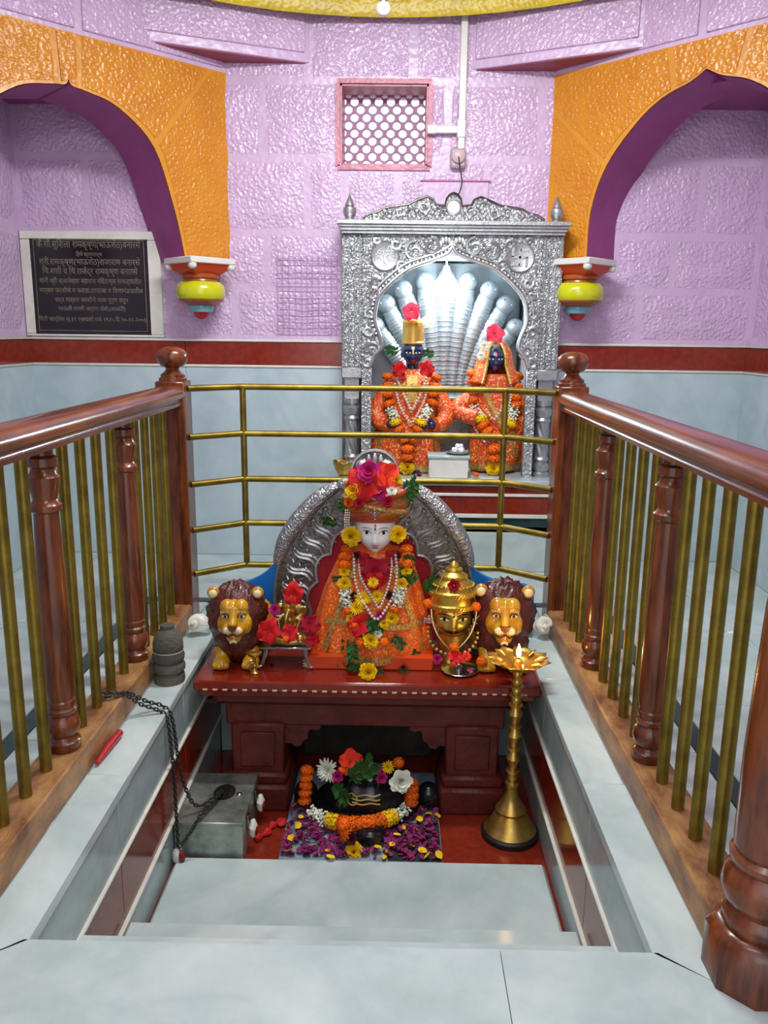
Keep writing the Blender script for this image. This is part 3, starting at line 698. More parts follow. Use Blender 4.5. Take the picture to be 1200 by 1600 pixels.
# ---- many-headed serpent backdrop in the niche
SERP = mat('serpent_silver', srgb(150, 158, 164), .42, .45, bump=.15, bscale=80, vary=.1)
sv = thing('serpent_backdrop', 'silver many-headed serpent canopy relief behind the two deities', 'relief', (SX, 5.05, .52))
def lc(px, py, Y): v = at(px, py, Y=Y); return (v.x-SX, v.z-.52)
MB().box((0, .07, .60), (.90, .02, 1.18)).build('back_sheet', SERP, sv)
MB().box((0, .0, .14), (.62, .12, .50), .01).build('seat_back', SILVERD, sv)
MB().box((0, -.03, .395), (.66, .10, .02), .004).build('seat_ledge', SILVERS, sv)
serp = [(-.405, .80, -.20), (-.345, .93, -.15), (-.25, 1.01, -.105), (-.125, 1.06, -.055), (0, 1.075, 0), (.125, 1.06, .055), (.25, 1.01, .105), (.345, .93, .15), (.405, .80, .20)]
for i, (hx, hz, bx) in enumerate(serp):
    d_ = abs(i-4)*.004
    path = spline([(bx, 0, .40), (bx*1.02, -.005, .52), (bx+(hx-bx)*.28, -.02+d_, .40+(hz-.4)*.5), (bx+(hx-bx)*.72, -.035+d_, .40+(hz-.4)*.82), (hx, -.05+d_, hz)], 8)
    nP = len(path); rr = [.042+.02*math.sin(math.pi*min(1, max(0, (k/nP-.35)/.65)))+.0022*math.sin(k*2.2) for k in range(nP)]
    b_ = MB().tube(path, rr, 12).build('serpent_body', SERP, sv)
    dirx = (hx-path[-8][0]); L_ = math.hypot(dirx, hz-path[-8][2]); ux, uz = dirx/L_, (hz-path[-8][2])/L_
    hd = MB().ball((hx+ux*.02, -.07+d_, hz+uz*.02), (.058, .055, .056), 14, 10)
    for e in (-1, 1): hd.ball((hx+ux*.035+e*uz*.026, -.11+d_, hz+uz*.035-e*ux*.026), .010, 8, 6)
    hd.build('serpent_head', SERP, b_)
    rg = MB()
    for k in range(3, nP-6):
        p = Vector(path[k]); t_ = (Vector(path[k+1])-Vector(path[k-1])).normalized(); sd = Vector((t_.z, 0, -t_.x))
        rg.tube([p+sd*(rr[k]*.75)*q+Vector((0, -rr[k]*math.sqrt(max(.1, 1-.56*q*q))-.001, 0)) for q in (-1, -.5, 0, .5, 1)], .003, 4)
    tag(rg.build('belly_ridges', SILVERR, b_), kind='stuff')

# ---- lamp inside the niche
lb = at(697, 450, Y=4.80)
lm = thing('niche_lamp', 'glaring white lamp at the top of the shrine arch', 'lamp', lb)
em = mat('lamp_emission', (.86, .96, 1, 1), .3, emit=60)
MB().ball((0, 0, 0), (.07, .055, .07), 20, 14).build('glowing_globe', em, lm)
MB().lathe([(.02, .05), (.022, .10), (.015, .12)], n=14).build('lamp_holder', WHITEP, lm)
MB().tube([(0, 0, .12), (0, .03, .2), (0, .05, .26)], .006, 6).build('lamp_arm', WHITEP, lm)
pl = bpy.data.lights.new('niche_lamp_light', 'POINT'); pl.energy = 17; pl.color = (.74, .93, 1); pl.shadow_soft_size = .06
po = bpy.data.objects.new('niche_lamp_light', pl); col.objects.link(po); po.location = lb+Vector((0, -.075, 0)); 
# ================================================================== FLOWER AND FIGURE KIT
def petalmat(n, c, c2=None, rough=.6): return mat(n, c, rough, vary=.18, vscale=30, c2=c2, rnd=.12, spec=.25)
FM = dict(orange=petalmat('marigold_orange', srgb(244, 122, 16), srgb(226, 84, 8)), yellow=petalmat('marigold_yellow', srgb(250, 214, 20), srgb(226, 170, 8)),
          red=petalmat('hibiscus_red', srgb(214, 22, 26), srgb(160, 8, 18)), pink=petalmat('hibiscus_pink', srgb(232, 70, 96), srgb(206, 34, 66)), magenta=petalmat('rose_magenta', srgb(200, 30, 120), srgb(150, 14, 84)),
          crimson=petalmat('rose_crimson', srgb(178, 12, 40), srgb(120, 6, 26)), maroon=petalmat('rose_maroon', srgb(96, 12, 26), srgb(62, 6, 16)), white=petalmat('flower_white', srgb(240, 240, 228), srgb(214, 218, 196)),
          cream=petalmat('flower_cream', srgb(236, 232, 190), srgb(206, 206, 150)), green=petalmat('leaf_green', srgb(46, 92, 30), srgb(24, 56, 18)), purple=petalmat('petal_purple', srgb(156, 46, 108), srgb(104, 22, 72)), coral=petalmat('hibiscus_orange_red', srgb(236, 62, 30), srgb(206, 34, 16)))
def petal(mb, a, el, r0, r1, wd, curl=.2, nu=3, nv=4, z0=0, ruff=0, rnd=random):
    ca, sa = math.cos(a), math.sin(a); ph = rnd.uniform(0, 6)
    def fn(u, v):
        d = r0+(r1-r0)*v; w_ = wd*math.sin(math.pi*(.12+.78*v**.8))*(u-.5)*2
        h = z0+math.sin(el)*(d-r0)-curl*v*v*(r1-r0)+ruff*math.sin(ph+u*5+v*3)*v+.12*wd*(abs(u-.5)*2)**2
        d2 = r0+math.cos(el)*(d-r0)
        return (ca*d2-sa*w_, sa*d2+ca*w_, h)
    mb.grid(fn, nu, nv)
def mk_marigold(seed):
    rn = random.Random(seed); m = MB()
    for el, n, r1, z0 in ((0, 14, 1.0, 0), (18, 14, .97, .06), (34, 13, .9, .12), (50, 12, .8, .18), (64, 9, .68, .22), (78, 6, .5, .26), (88, 3, .4, .28)):
        for k in range(n): petal(m, 2*math.pi*(k+rn.random()*.6)/n, R(el+rn.uniform(-7, 7)), .06, r1*rn.uniform(.9, 1.06), .36, .12, 4, 3, z0, .05, rn)
    return m
def mk_pompon(seed):
    rn = random.Random(seed); m = MB().ball((0, 0, 0), (.78, .78, .6), 12, 8)
    for el, n in ((-35, 9), (-12, 12), (12, 13), (34, 11), (56, 8), (76, 4)):
        for k in range(n):
            a = 2*math.pi*(k+rn.random()*.5)/n; e = R(el+rn.uniform(-6, 6)); d = Vector((math.cos(e)*math.cos(a), math.cos(e)*math.sin(a), math.sin(e))); u = d.orthogonal().normalized(); v = d.cross(u); t_ = rn.uniform(0, 6)
            u, v = u*math.cos(t_)+v*math.sin(t_), v*math.cos(t_)-u*math.sin(t_); c = Vector((d.x, d.y, d.z*.78))*.86; q = rn.uniform(.20, .28)
            m.add([c, c+u*q+d*.10, c+v*q+d*.05, c-u*q+d*.11, c-v*q+d*.04, ], [(0, 1, 2), (0, 2, 3), (0, 3, 4), (0, 4, 1)])
    return m
def mk_hibiscus(seed):
    rn = random.Random(seed); m = MB()
    for k in range(5): petal(m, 2*math.pi*(k+rn.uniform(-.1, .1))/5, R(34+rn.uniform(-14, 14)), .05, 1.0, .45, .55, 7, 8, 0, .11, rn)
    m.tube(spline([(0, 0, .05), (.05, .02, .35), (.16, .05, .75)], 4), [.045]*8+[.035], 6)
    for k in range(9): m.ball((.12+.05*math.cos(k*2.4), .04+.05*math.sin(k*2.4), .55+.025*k), .028, 5, 4)
    return m
def mk_rose(seed):
    rn = random.Random(seed); m = MB()
    for el, n, r1, wd in ((18, 6, 1, .5), (40, 6, .86, .46), (60, 5, .66, .38), (78, 4, .46, .28), (86, 3, .3, .18)):
        for k in range(n): petal(m, 2*math.pi*(k+rn.random()*.5)/n+el, R(el), .05, r1, wd, .12, 4, 4, .05+el*.002, .04, rn)
    return m
def mk_daisy(seed):
    rn = random.Random(seed); m = MB()
    for el, n, r1 in ((10, 18, 1), (28, 16, .9), (50, 12, .72), (72, 8, .5)):
        for k in range(n): petal(m, 2*math.pi*(k+rn.random()*.4)/n, R(el+rn.uniform(-6, 6)), .05, r1*rn.uniform(.88, 1.05), .12, .1, 2, 3, .0, 0, rn)
    return m
def mk_tuft(seed):
    rn = random.Random(seed); m = MB()
    for k in range(46):
        d = Vector((rn.gauss(0, 1), rn.gauss(0, 1), rn.gauss(0, 1))).normalized(); p = d*rn.uniform(.3, .95); m.ball(p, (.17, .17, .17), 6, 4)
    return m
def mk_sprig(seed):
    rn = random.Random(seed); m = MB(); stem = spline([(0, 0, 0), (.4, .05, .12), (.75, -.03, .1), (1.1, .02, -.05)], 5); m.tube(stem, .02, 4)
    for k in range(2, len(stem)-1):
        for s in (-1, 1):
            p = Vector(stem[k]); d = Vector((.5, s*1.0, rn.uniform(-.3, .5))).normalized(); L_ = rn.uniform(.32, .5); w_ = d.cross(Vector((0, 0, 1))).normalized()*L_*.24
            q = p+d*L_*.5; m.add([p, q+w_+Vector((0, 0, .03)), p+d*L_, q-w_+Vector((0, 0, .03)), q+Vector((0, 0, -.02))], [(0, 1, 4), (1, 2, 4), (2, 3, 4), (3, 0, 4)])
    return m
KIT = {}
def fmesh(kind, color, var=0):
    key = (kind, color, var)
    if key not in KIT:
        KIT[key] = dict(marigold=mk_marigold, pompon=mk_pompon, hibiscus=mk_hibiscus, rose=mk_rose, daisy=mk_daisy, tuft=mk_tuft, sprig=mk_sprig)[kind](var+11).mesh(kind, FM[color], 50, recalc=kind == 'tuft')
    return KIT[key]
def face_rot(d, spin=0):
    return (Vector(d).to_track_quat('Z', 'Y') @ Euler((0, 0, spin)).to_quaternion()).to_euler()
def bloom(kind, color, loc, r, d=(0, -1, .45), spin=None, parent=None, name=None, flat=1):
    nm = name or dict(marigold='marigold', pompon='marigold', hibiscus='hibiscus', rose='rose', daisy='chrysanthemum', tuft='jasmine_tuft', sprig='leaf_sprig')[kind]
    if parent is not None and not name: nm += '_bloom' if kind != 'sprig' else ''
    return put(nm, fmesh(kind, color, random.randrange(3)), parent, Vector(loc)-(Vector(parent.location) if parent else Vector()), face_rot(d, random.uniform(0, 6) if spin is None else spin), (r, r, r*flat))
def flower(kind, color, loc, r, label, d=(0, -1, .45), spin=None, cat='flower', group=None):
    return tag(bloom(kind, color, loc, r, d, spin), label, cat, group)
def beads(mb, pts, r, gap=2.0):
    L_ = sum((Vector(b)-Vector(a)).length for a, b in zip(pts, pts[1:])); n = max(2, int(L_/(r*gap)))
    for p in resample(pts, n): mb.ball(p, r, 7, 5)

class Robe:
    """stack of ellipses (cx, z, rx, ry) round depth Y0"""
    def __init__(s, rings, Y0, folds=0, nf=11): s.r = rings; s.Y0 = Y0; s.folds = folds; s.nf = nf
    def at(s, z):
        R_ = s.r; z = min(max(z, R_[0][1]), R_[-1][1])
        for a, b in zip(R_, R_[1:]):
            if z <= b[1]+1e-9:
                t = (z-a[1])/max(1e-6, b[1]-a[1]); return [a[i]+(b[i]-a[i])*t for i in (0, 2, 3)]
    def front(s, x, z):
        cx, rx, ry = s.at(z); return s.Y0-ry*math.sqrt(max(.02, 1-((x-cx)/rx)**2))
    def on(s, px, py, off=.01):
        Y = s.Y0-.1
        for _ in range(5): p = at(px, py, Y=Y); Y = s.front(p.x, p.z)-off
        return at(px, py, Y=Y)
    def mb(s, n=64, grow=0, z0=None, z1=None, origin=(0, 0, 0)):
        rs = spline(s.r, 4); rings = []
        for cx, z, rx, ry in rs:
            if z0 is not None and (z < z0 or z > z1): continue
            ring = []
            for i in range(n):
                a = 2*math.pi*i/n; hgt = (z-s.r[0][1])/(s.r[-1][1]-s.r[0][1]); k = 1+s.folds*(1-hgt)*math.sin(s.nf*a+2*math.sin(3*a))
                ring.append((cx+(rx+grow)*k*math.cos(a)-origin[0], s.Y0+(ry+grow)*k*math.sin(a)-origin[1], z-origin[2]))
            rings.append(ring)
        return MB().loft(rings)
    def hem(s, z0, z1, grow=.004, n=96, origin=(0, 0, 0)):
        def fn(u, v):
            z = z0+(z1-z0)*v; cx, rx, ry = s.at(z); a = 2*math.pi*u; hgt = (z-s.r[0][1])/(s.r[-1][1]-s.r[0][1]); k = 1+s.folds*(1-hgt)*math.sin(s.nf*a+2*math.sin(3*a))
            return (cx+(rx+grow)*k*math.cos(a)-origin[0], s.Y0+(ry+grow)*k*math.sin(a)-origin[1], z-origin[2])
        return MB().grid(fn, n, 4, closeu=True)

class Face:
    def __init__(s, rx=.85, ry=.95, jaw=.36, eye=-.05, nose=-.46, mouth=-.66, ex=.36, nosew=1., nosel=1.): s.__dict__.update(locals())
    def jw(s, z): return 1-s.jaw*max(0, -z)**1.7
    def disp(s, x, z):
        g = lambda cx, cz, sx, sz: math.exp(-((x-cx)/sx)**2-((z-cz)/sz)**2); e, n, m = s.eye, s.nose, s.mouth
        d = .10*g(0, (e+n)/2+.08, .10*s.nosew, (e-n)*.62)+.20*s.nosel*g(0, n+.05, .11*s.nosew, .13)+.07*(g(.13*s.nosew, n, .07, .07)+g(-.13*s.nosew, n, .07, .07))
        d += -.11*(g(s.ex, e, .21, .14)+g(-s.ex, e, .21, .14))+.05*(g(s.ex, e+.26, .3, .10)+g(-s.ex, e+.26, .3, .10))
        d += .06*(g(.42, n+.02, .22, .2)+g(-.42, n+.02, .22, .2))
        d += .09*g(0, m+.06, .20, .055)+.10*g(0, m-.07, .17, .06)-.05*g(0, m, .24, .02)-.05*g(0, m-.16, .2, .05)+.15*g(0, -.95, .25, .16)
        return d
    def y(s, x, z):
        q = 1-(x/(s.rx*s.jw(z)))**2-z*z; q = math.sqrt(max(q, 0)); return -s.ry*q-s.disp(x, z)*min(1, q*2.2)
    def head(s, c, H, n=72, m=56):
        vs = []
        def fn(u, v):
            p = -math.pi/2+math.pi*v; a = 2*math.pi*u; x, y, z = math.cos(p)*math.sin(a), -math.cos(p)*math.cos(a), math.sin(p)
            X = x*s.rx*s.jw(z); Y = s.y(X, z) if y < 0 else y*s.ry*.95
            return (c[0]+X*H, c[1]+Y*H, c[2]+z*H)
        return MB().grid(fn, n, m, closeu=True)
    def strip(s, mb, pts, c, H, off=.012, bulge=0):
        n = len(pts); vs = []
        for i, (x, z, hw) in enumerate(pts):
            a = pts[max(0, i-1)]; b = pts[min(n-1, i+1)]; t = Vector((b[0]-a[0], b[1]-a[1])); t = t.normalized() if t.length > 1e-9 else Vector((1, 0)); nx, nz = -t.y, t.x
            for k in (-1, -.5, 0, .5, 1):
                X, Z = x+nx*hw*k, z+nz*hw*k; vs.append((c[0]+X*H, c[1]+(s.y(X, Z)-off-bulge*(1-k*k))*H, c[2]+Z*H))
        mb.add(vs, [(i*5+k, i*5+k+1, i*5+k+6, i*5+k+5) for i in range(n-1) for k in range(4)]); return mb
    def disc(s, mb, x, z, r, c, H, off=.02, rz=None):
        rz = rz or r; N_ = 14; vs = [(c[0]+x*H, c[1]+(s.y(x, z)-off-.005)*H, c[2]+z*H)]
        for i in range(N_):
            a = 2*math.pi*i/N_; X, Z = x+r*math.cos(a), z+rz*math.sin(a); vs.append((c[0]+X*H, c[1]+(s.y(X, Z)-off)*H, c[2]+Z*H))
        mb.add(vs, [(0, 1+i, 1+(i+1) % N_) for i in range(N_)]); return mb
    def features(s, par, c, H, lip, brow=None, tash=None, big=1.0, tilak=None, ears=None):
        ew = mat('painted_eye_white', srgb(240, 240, 236), .25, vary=.02); ib = mat('painted_iris', srgb(24, 18, 16), .2, vary=.05)
        for k in (-1, 1):
            pts = [(k*s.ex+(u-.5)*.36*big, s.eye+.012*math.sin(math.pi*u)+k*(u-.5)*.03, .062*big*math.sin(math.pi*u)**.8+.001) for u in [i/12 for i in range(13)]]
            e = s.strip(MB(), pts, c, H, .016, .025).build('eye', ew, par, recalc=False)
            s.disc(MB(), k*s.ex, s.eye+.008, .062*big, c, H, .045).build('iris', ib, e, recalc=False)
            lid = [(x, z+hw*1.02, .016+.008*math.sin(math.pi*i/12)) for i, (x, z, hw) in enumerate(pts)]
            s.strip(MB(), lid, c, H, .024).build('eyelid_line', ib, e, recalc=False)
            bp = [(k*s.ex+(u-.5)*.5, s.eye+.19+.055*math.sin(math.pi*u)-.02*abs(u-.5), (.03 if brow == 'thick' else .011)*math.sin(math.pi*(.1+.85*u))) for u in [i/12 for i in range(13)]]
            s.strip(MB(), bp, c, H, .012).build('eyebrow', ib, par, recalc=False)
        lp = MB(); s.strip(lp, [((u-.5)*.40, s.mouth+.045+.012*math.cos(2*math.pi*u)*-1+.018*(abs(u-.5)*2)**2, .042*math.sin(math.pi*u)+.001) for u in [i/12 for i in range(13)]], c, H, .010, .02)
        s.strip(lp, [((u-.5)*.30, s.mouth-.045-.025*math.sin(math.pi*u), .05*math.sin(math.pi*u)+.001) for u in [i/12 for i in range(13)]], c, H, .010, .02)
        lp.build('lips', lip, par, recalc=False)
        if tash:
            t = MB()
            for k in (-1, 1): s.strip(t, [(k*(.03+u*.50), s.mouth+.13-.02*math.sin(math.pi*u)+.14*u*u, .055*(1-u)**.6+.012) for u in [i/12 for i in range(13)]], c, H, .02, .03)
            tag(t.build('moustache', tash, par, recalc=False), kind='stuff')
    def ears(s, par, c, H, m, dz=0):
        for k in (-1, 1):
            MB().ball((c[0]+k*s.rx*H*.98, c[1]+.05*H, c[2]+(s.eye-.12+dz)*H), (.10*H, .17*H, .27*H), 12, 10).build('ear', m, par)

# ================================================================== ALTAR
TZ = -.02
alt = thing('altar_table', 'red lacquered stone altar table on two pillars inside the pit', 'table', (0, 3.2, PF))
def ab(c, d, name, m, b=.004, par=alt): return MB().box((c[0], c[1]-3.2, c[2]-PF), d, b).build(name, m, par)
ab((.01, 3.195, -.042), (1.345, .55, .045), 'table_top', TABLER, .008)
ab((.01, 3.20, -.077), (1.30, .52, .03), 'edge_moulding', TABLER, .004)
ab((.01, 3.235, -.125), (1.24, .46, .075), 'moulding', TABLED, .02)
ab((.0, 3.26, -.21), (1.13, .42, .11), 'lintel', TABLED, .006)
dsh = MB().box((0, 0, 0), (.019, .004, .007), .001).mesh('inlay_dash', mat('ivory_inlay', srgb(216, 190, 160), .35))
for k in range(33): put('inlay_dash', dsh, alt, (-.615+k*.0385, 2.9187-3.2, -.054-PF))
for s in (-1, 1):
    pr = ab((s*.435, 3.14, -.36), (.215, .22, .22), 'pillar', TABLED, .008)
    MB().box((s*.435, 3.026-3.2, -.36-PF), (.14, .012, .15), .004).build('sunk_panel', TABLED, pr)
    ab((s*.44, 3.135, -.487), (.25, .25, .05), 'pillar_base', TABLED, .012, pr); ab((s*.44, 3.13, -.565), (.27, .28, .115), 'pillar_foot', TABLED, .012, pr)
    poly = [(.33, -.265), (.18, -.265), (.185, -.285), (.205, -.29), (.225, -.285), (.235, -.30), (.235, -.325), (.255, -.34), (.265, -.36), (.29, -.365), (.30, -.35), (.33, -.35)]
    MB().prism([(s*x, z-PF) for x, z in poly][::s], 3.06-3.2, 3.20-3.2).build('bracket', TABLED, alt)

# ---- throne back
YT = 3.345
th = thing('throne_back', 'oxidised silver throne back with feather relief and red velvet lining', 'throne', (.022, YT, TZ))
def tl(px, py, Y=YT): v = at(px, py, Y=Y); return (v.x-.022, v.z-TZ)
OUT = [(-.425, 0), (-.425, .20), (-.415, .30), (-.385, .40), (-.33, .50), (-.25, .60), (-.16, .68), (-.115, .715), (-.092, .735), (-.092, .775), (-.075, .81), (-.04, .837), (0, .845)]
ho = spline(OUT, 3); fo = ho+[(-x, z) for x, z in ho[-2::-1]]; nO = len(fo)
def scal(i):
    t = i/(nO-1); a = math.pi*(1.0-t); lob = abs(math.sin(t*math.pi*8)); r = .255+.028*lob; x = r*math.cos(a)*1.02; z = .13+(r*1.50)*math.sin(a)
    return (x, z)
inn = [(-.283, 0)]+[scal(i) for i in range(1, nO-1)]+[(.283, 0)]
tp = MB().band(inn, fo, 0, .03).build('silver_panel', SILVERD, th)
tb = MB().tube([(x, -.004, z) for x, z in inn], .008, 6); tb.build('scalloped_rim', SILVERS, tp)
MB().tube([(x, 0, z) for x, z in fo], .007, 6).build('outer_rim', SILVERS, tp)
MB().add([(0, .004, .2)]+[(x*1.0, .012, z) for x, z in inn], [(0, i, i+1) for i in range(1, nO)]).build('velvet_lining', mat('red_velvet', srgb(178, 26, 40), .75, bump=.4, bscale=160, vary=.1), th, recalc=False)
fe = MB()
for s in (-1, 1):
    for k in range(9):
        t = k/8; a = R(6+t*76); cx, cz = s*.30*math.cos(a)*.98, .12+.42*math.sin(a)*1.0
        i0 = Vector((s*(.292+.0*t)*math.cos(a), 0, .12+.40*math.sin(a))); o0 = Vector((s*.405*math.cos(a*.93), 0, .13+.545*math.sin(a*.95)))
        d_ = (o0-i0); nrm = Vector((-d_.z, 0, d_.x)).normalized()*s
        for q in (-.5, .5):
            pts = [i0+d_*u+nrm*(.012*math.sin(u*2*math.pi)+q*.022*(1-u*.4)) for u in [i/8 for i in range(9)]]
            fe.tube([(p.x, -.004, p.z) for p in pts], [.003+.0055*math.sin(math.pi*(.1+.85*i/8)) for i in range(9)], 5)
            for u in (.25, .5, .75):
                p = i0+d_*u+nrm*q*.03; e = p+nrm*q*.045+d_.normalized()*.022; fe.tube([(p.x, -.004, p.z), ((p.x+e.x)/2, -.009, (p.z+e.z)/2), (e.x, -.003, e.z)], [.003, .0055, .002], 5)
        p = o0-d_*.06; fe.ball((p.x, -.005, p.z), .009, 7, 5)
tag(fe.build('feather_relief', SILVERS, tp), kind='stuff')
for s in (-1, 1):
    pts = spline([(s*.405, -.015, .375), (s*.37, -.022, .47), (s*.30, -.028, .57), (s*.22, -.03, .655), (s*.15, -.03, .70)], 6); n = len(pts)
    mk = MB().tube(pts, [.014+.024*math.sin(math.pi*(.12+.8*i/(n-1))) for i in range(n)], 12)
    mk.ball((s*.12, -.035, .705), (.036, .03, .028), 12, 8); mk.ball((s*.093, -.04, .725), (.02, .016, .014), 10, 6); mk.tube(spline([(s*.13, -.04, .69), (s*.10, -.05, .665), (s*.075, -.05, .68)], 5), .009, 6)
    mk.ball((s*.125, -.062, .712), .007, 7, 5); mk.ball((s*.408, -.015, .368), (.02, .018, .022), 10, 6)
    tag(mk.build('makara_arm', SILVER, th), 'silver beast-headed arm of the throne arch')
lf = MB()
for k in range(5): a = R(30+30*k); lf.ball((.05*math.cos(a), -.006, .755+.05*math.sin(a)), (.012, .008, .03), 8, 6)
for s in (-1, 1): lf.ball((s*.05, -.01, .785), (.032, .014, .022), 10, 6)
tag(lf.build('crest_leaf', SILVERS, tp), kind='stuff')

# ---- blue cover behind the throne and lions
for s, pts, lab in ((-1, [(433, 858), (428, 880), (405, 900), (372, 912), (345, 918), (343, 935)], 'blue plastic cover draped left of the silver throne back'), (1, [(735, 868), (742, 889), (768, 904), (800, 911), (824, 914), (834, 926)], 'blue plastic cover draped right of the silver throne back')):
    cu = [at(x, y, Y=3.40) for x, y in pts]; cu = [Vector(q) for q in spline(cu, 4)]
    def fn(u, v):
        p = cu[min(len(cu)-1, int(round(u*(len(cu)-1))))]
        if v < .5: w_ = v*2; return (p.x, 3.385+.0*w_, TZ+.03+(p.z-TZ-.03)*w_)
        w_ = (v-.5)*2; return (p.x, 3.385+.10*w_, p.z+.006*math.sin(math.pi*w_)-.05*w_*w_)
    tag(MB().grid(fn, len(cu), 11).build('plastic_cover', mat('blue_plastic', srgb(20, 118, 206), .35, vary=.1, spec=.5), recalc=False), lab, 'cover')

# ---- seated saint bust
BRO = mat('orange_brocade', srgb(226, 82, 14), .5, vary=.1, vscale=120, c2=srgb(238, 170, 70), thresh=(.40, .47), spec=.5)
BROR = mat('red_orange_brocade', srgb(204, 62, 16), .5, vary=.1, vscale=85, c2=srgb(232, 176, 90), thresh=(.41, .47), spec=.5)
ZARI = mat('gold_zari_border', srgb(226, 194, 104), .35, .5, vary=.3, vscale=140, c2=srgb(140, 78, 40), bump=.3, bscale=200)
idol = thing('saint_idol', 'white marble faced idol in orange robe and flower-topped turban on the altar', 'idol', (.02, 3.2, TZ))
OI = (.02, 3.2, TZ)
MB().box((0, .0, .03), (.50, .30, .06), .006).build('idol_base', mat('vermilion_lacquer', srgb(206, 66, 16), .3, vary=.1), idol)
RB = Robe([(.018, .004, .246, .166), (.018, .05, .246, .165), (.017, .12, .238, .154), (.02, .20, .218, .14), (.022, .27, .20, .13), (.027, .345, .173, .115), (.03, .40, .15, .10), (.032, .438, .118, .085), (.032, .455, .07, .06), (.032, .475, .045, .045)], 3.205, .05, 13)
rb = RB.mb(96, origin=OI).build('robe', BRO, idol, smooth=60)
RB.hem(.012, .042, .006, origin=OI).build('gold_border', ZARI, rb, recalc=False)
for s in (-1, 1):
    def fn(u, v):
        z = .03+.40*u; x = .03+s*(.205-.135*u+(v-.5)*.022); return (x-OI[0], RB.front(x, z)-.008-OI[1], z-OI[2])
    MB().grid(fn, 20, 4).build('gold_border', ZARI, rb, recalc=False)
def fn(u, v): z = .155+.022*v+.01*math.sin(u*6); x = .03+(u-.5)*.40; return (x-OI[0], RB.front(x, z)-.008-OI[1], z-OI[2])
MB().grid(fn, 30, 3).build('gold_border', ZARI, rb, recalc=False)
WM = mat('white_marble_skin', srgb(232, 232, 230), .22, vary=.03, sss=.1); EARM = mat('tinted_marble_ear', srgb(222, 190, 140), .35)
FC = Face(rx=.85, ry=.95, jaw=.42, eye=.04, nose=-.37, mouth=-.55, ex=.36)
hc = Vector((.032, 3.175, .530)); H = .092; hl = hc-Vector(OI)
hd = FC.head(hl, H).build('head', WM, idol, smooth=80)
FC.features(hd, hl, H, mat('pink_lips', srgb(206, 92, 92), .3), big=1.12)
for k in (-1, 1): MB().ball((hl.x+k*.077, hl.y+.01, hl.z-.006), (.011, .018, .028), 12, 10).build('ear', EARM, hd)
tk = MB(); FC.disc(tk, 0, .36, .05, hl, H, .02, .06); tag(tk.build('tilak', mat('vermilion_mark', srgb(222, 110, 10), .5), hd, recalc=False), kind='stuff')
FC.disc(MB(), 0, .24, .045, hl, H, .03).build('bindi', mat('black_mark', srgb(30, 12, 8), .5), hd, recalc=False)
FC.strip(MB(), [(0, .05+.4*i/8, .045) for i in range(9)], hl, H, .010).build('yellow_mark', mat('sandal_paste', srgb(236, 204, 120), .6), hd, recalc=False)
TUR = mat('rust_turban_cloth', srgb(176, 70, 20), .45, vary=.12, vscale=40)
TB = Robe([(.03, .575, .086, .088), (.03, .59, .102, .10), (.03, .61, .122, .114), (.03, .635, .13, .118), (.03, .66, .127, .114), (.03, .685, .11, .098), (.03, .708, .075, .068)], 3.195, .02, 9)
tb_ = TB.mb(64, origin=OI).build('turban', mat('brown_gold_brocade', srgb(150, 84, 24), .4, .3, vary=.3, vscale=90, c2=srgb(176, 140, 60)), idol, smooth=60)
for k, (a, b) in enumerate(((-.010, .028), (.028, -.008))):
    pts = []
    for i in range(33):
        t = i/32; an = R(200+140*t); z = .583+a+(b-a)*t+.012*math.sin(math.pi*t); pts.append((.03+.092*math.cos(an)*1.0-OI[0], 3.195+.094*math.sin(an)-.0-OI[1], z-OI[2]))
    MB().tube(pts, [.006+.010*math.sin(math.pi*(.1+.8*i/32)) for i in range(33)], 8).build('turban_fold', TUR, tb_)
MB().tube([(.03+.089*math.cos(2*math.pi*i/40)-OI[0], 3.195+.091*math.sin(2*math.pi*i/40)-OI[1], .582-OI[2]) for i in range(40)], .012, 8, closed=True).build('turban_band', TUR, tb_)
for tl_, z_, rr_, m_ in ((.03, .612, .118, TUR), (-.035, .632, .125, ZARI), (.05, .65, .123, TUR), (-.06, .664, .116, MATS['brown_gold_brocade'])):
    MB().tube([(.03+rr_*math.cos(2*math.pi*i/48)-OI[0], 3.195+rr_*.93*math.sin(2*math.pi*i/48)-OI[1], z_-OI[2]+tl_*math.cos(2*math.pi*i/48)*.8-.008*math.sin(2*math.pi*i/48)) for i in range(48)], .0125, 8, closed=True).build('turban_roll', m_, tb_)
jw = MB()
PEARL = mat('pearl', srgb(226, 220, 206), .2, .3, vary=.05)
for s in (-1, 1): beads(jw, [(.01+s*.006, -.128, .635), (.01+s*.03, -.124, .65), (.01+s*.045, -.118, .67)], .0045)
for k in range(4): jw.ball((.01, -.135, .655-k*.013), .007-.001*k, 8, 6)
tag(jw.build('turban_jewel', mat('bright_silver', srgb(226, 226, 226), .15, 1), tb_), kind='stuff')
ts = MB()
for k in range(3): beads(ts, [(-.105+k*.008, -.085, .64), (-.108+k*.008, -.088, .60), (-.106+k*.009, -.086, .545)], .004)
tag(ts.build('pearl_tassel', PEARL, tb_), kind='stuff')
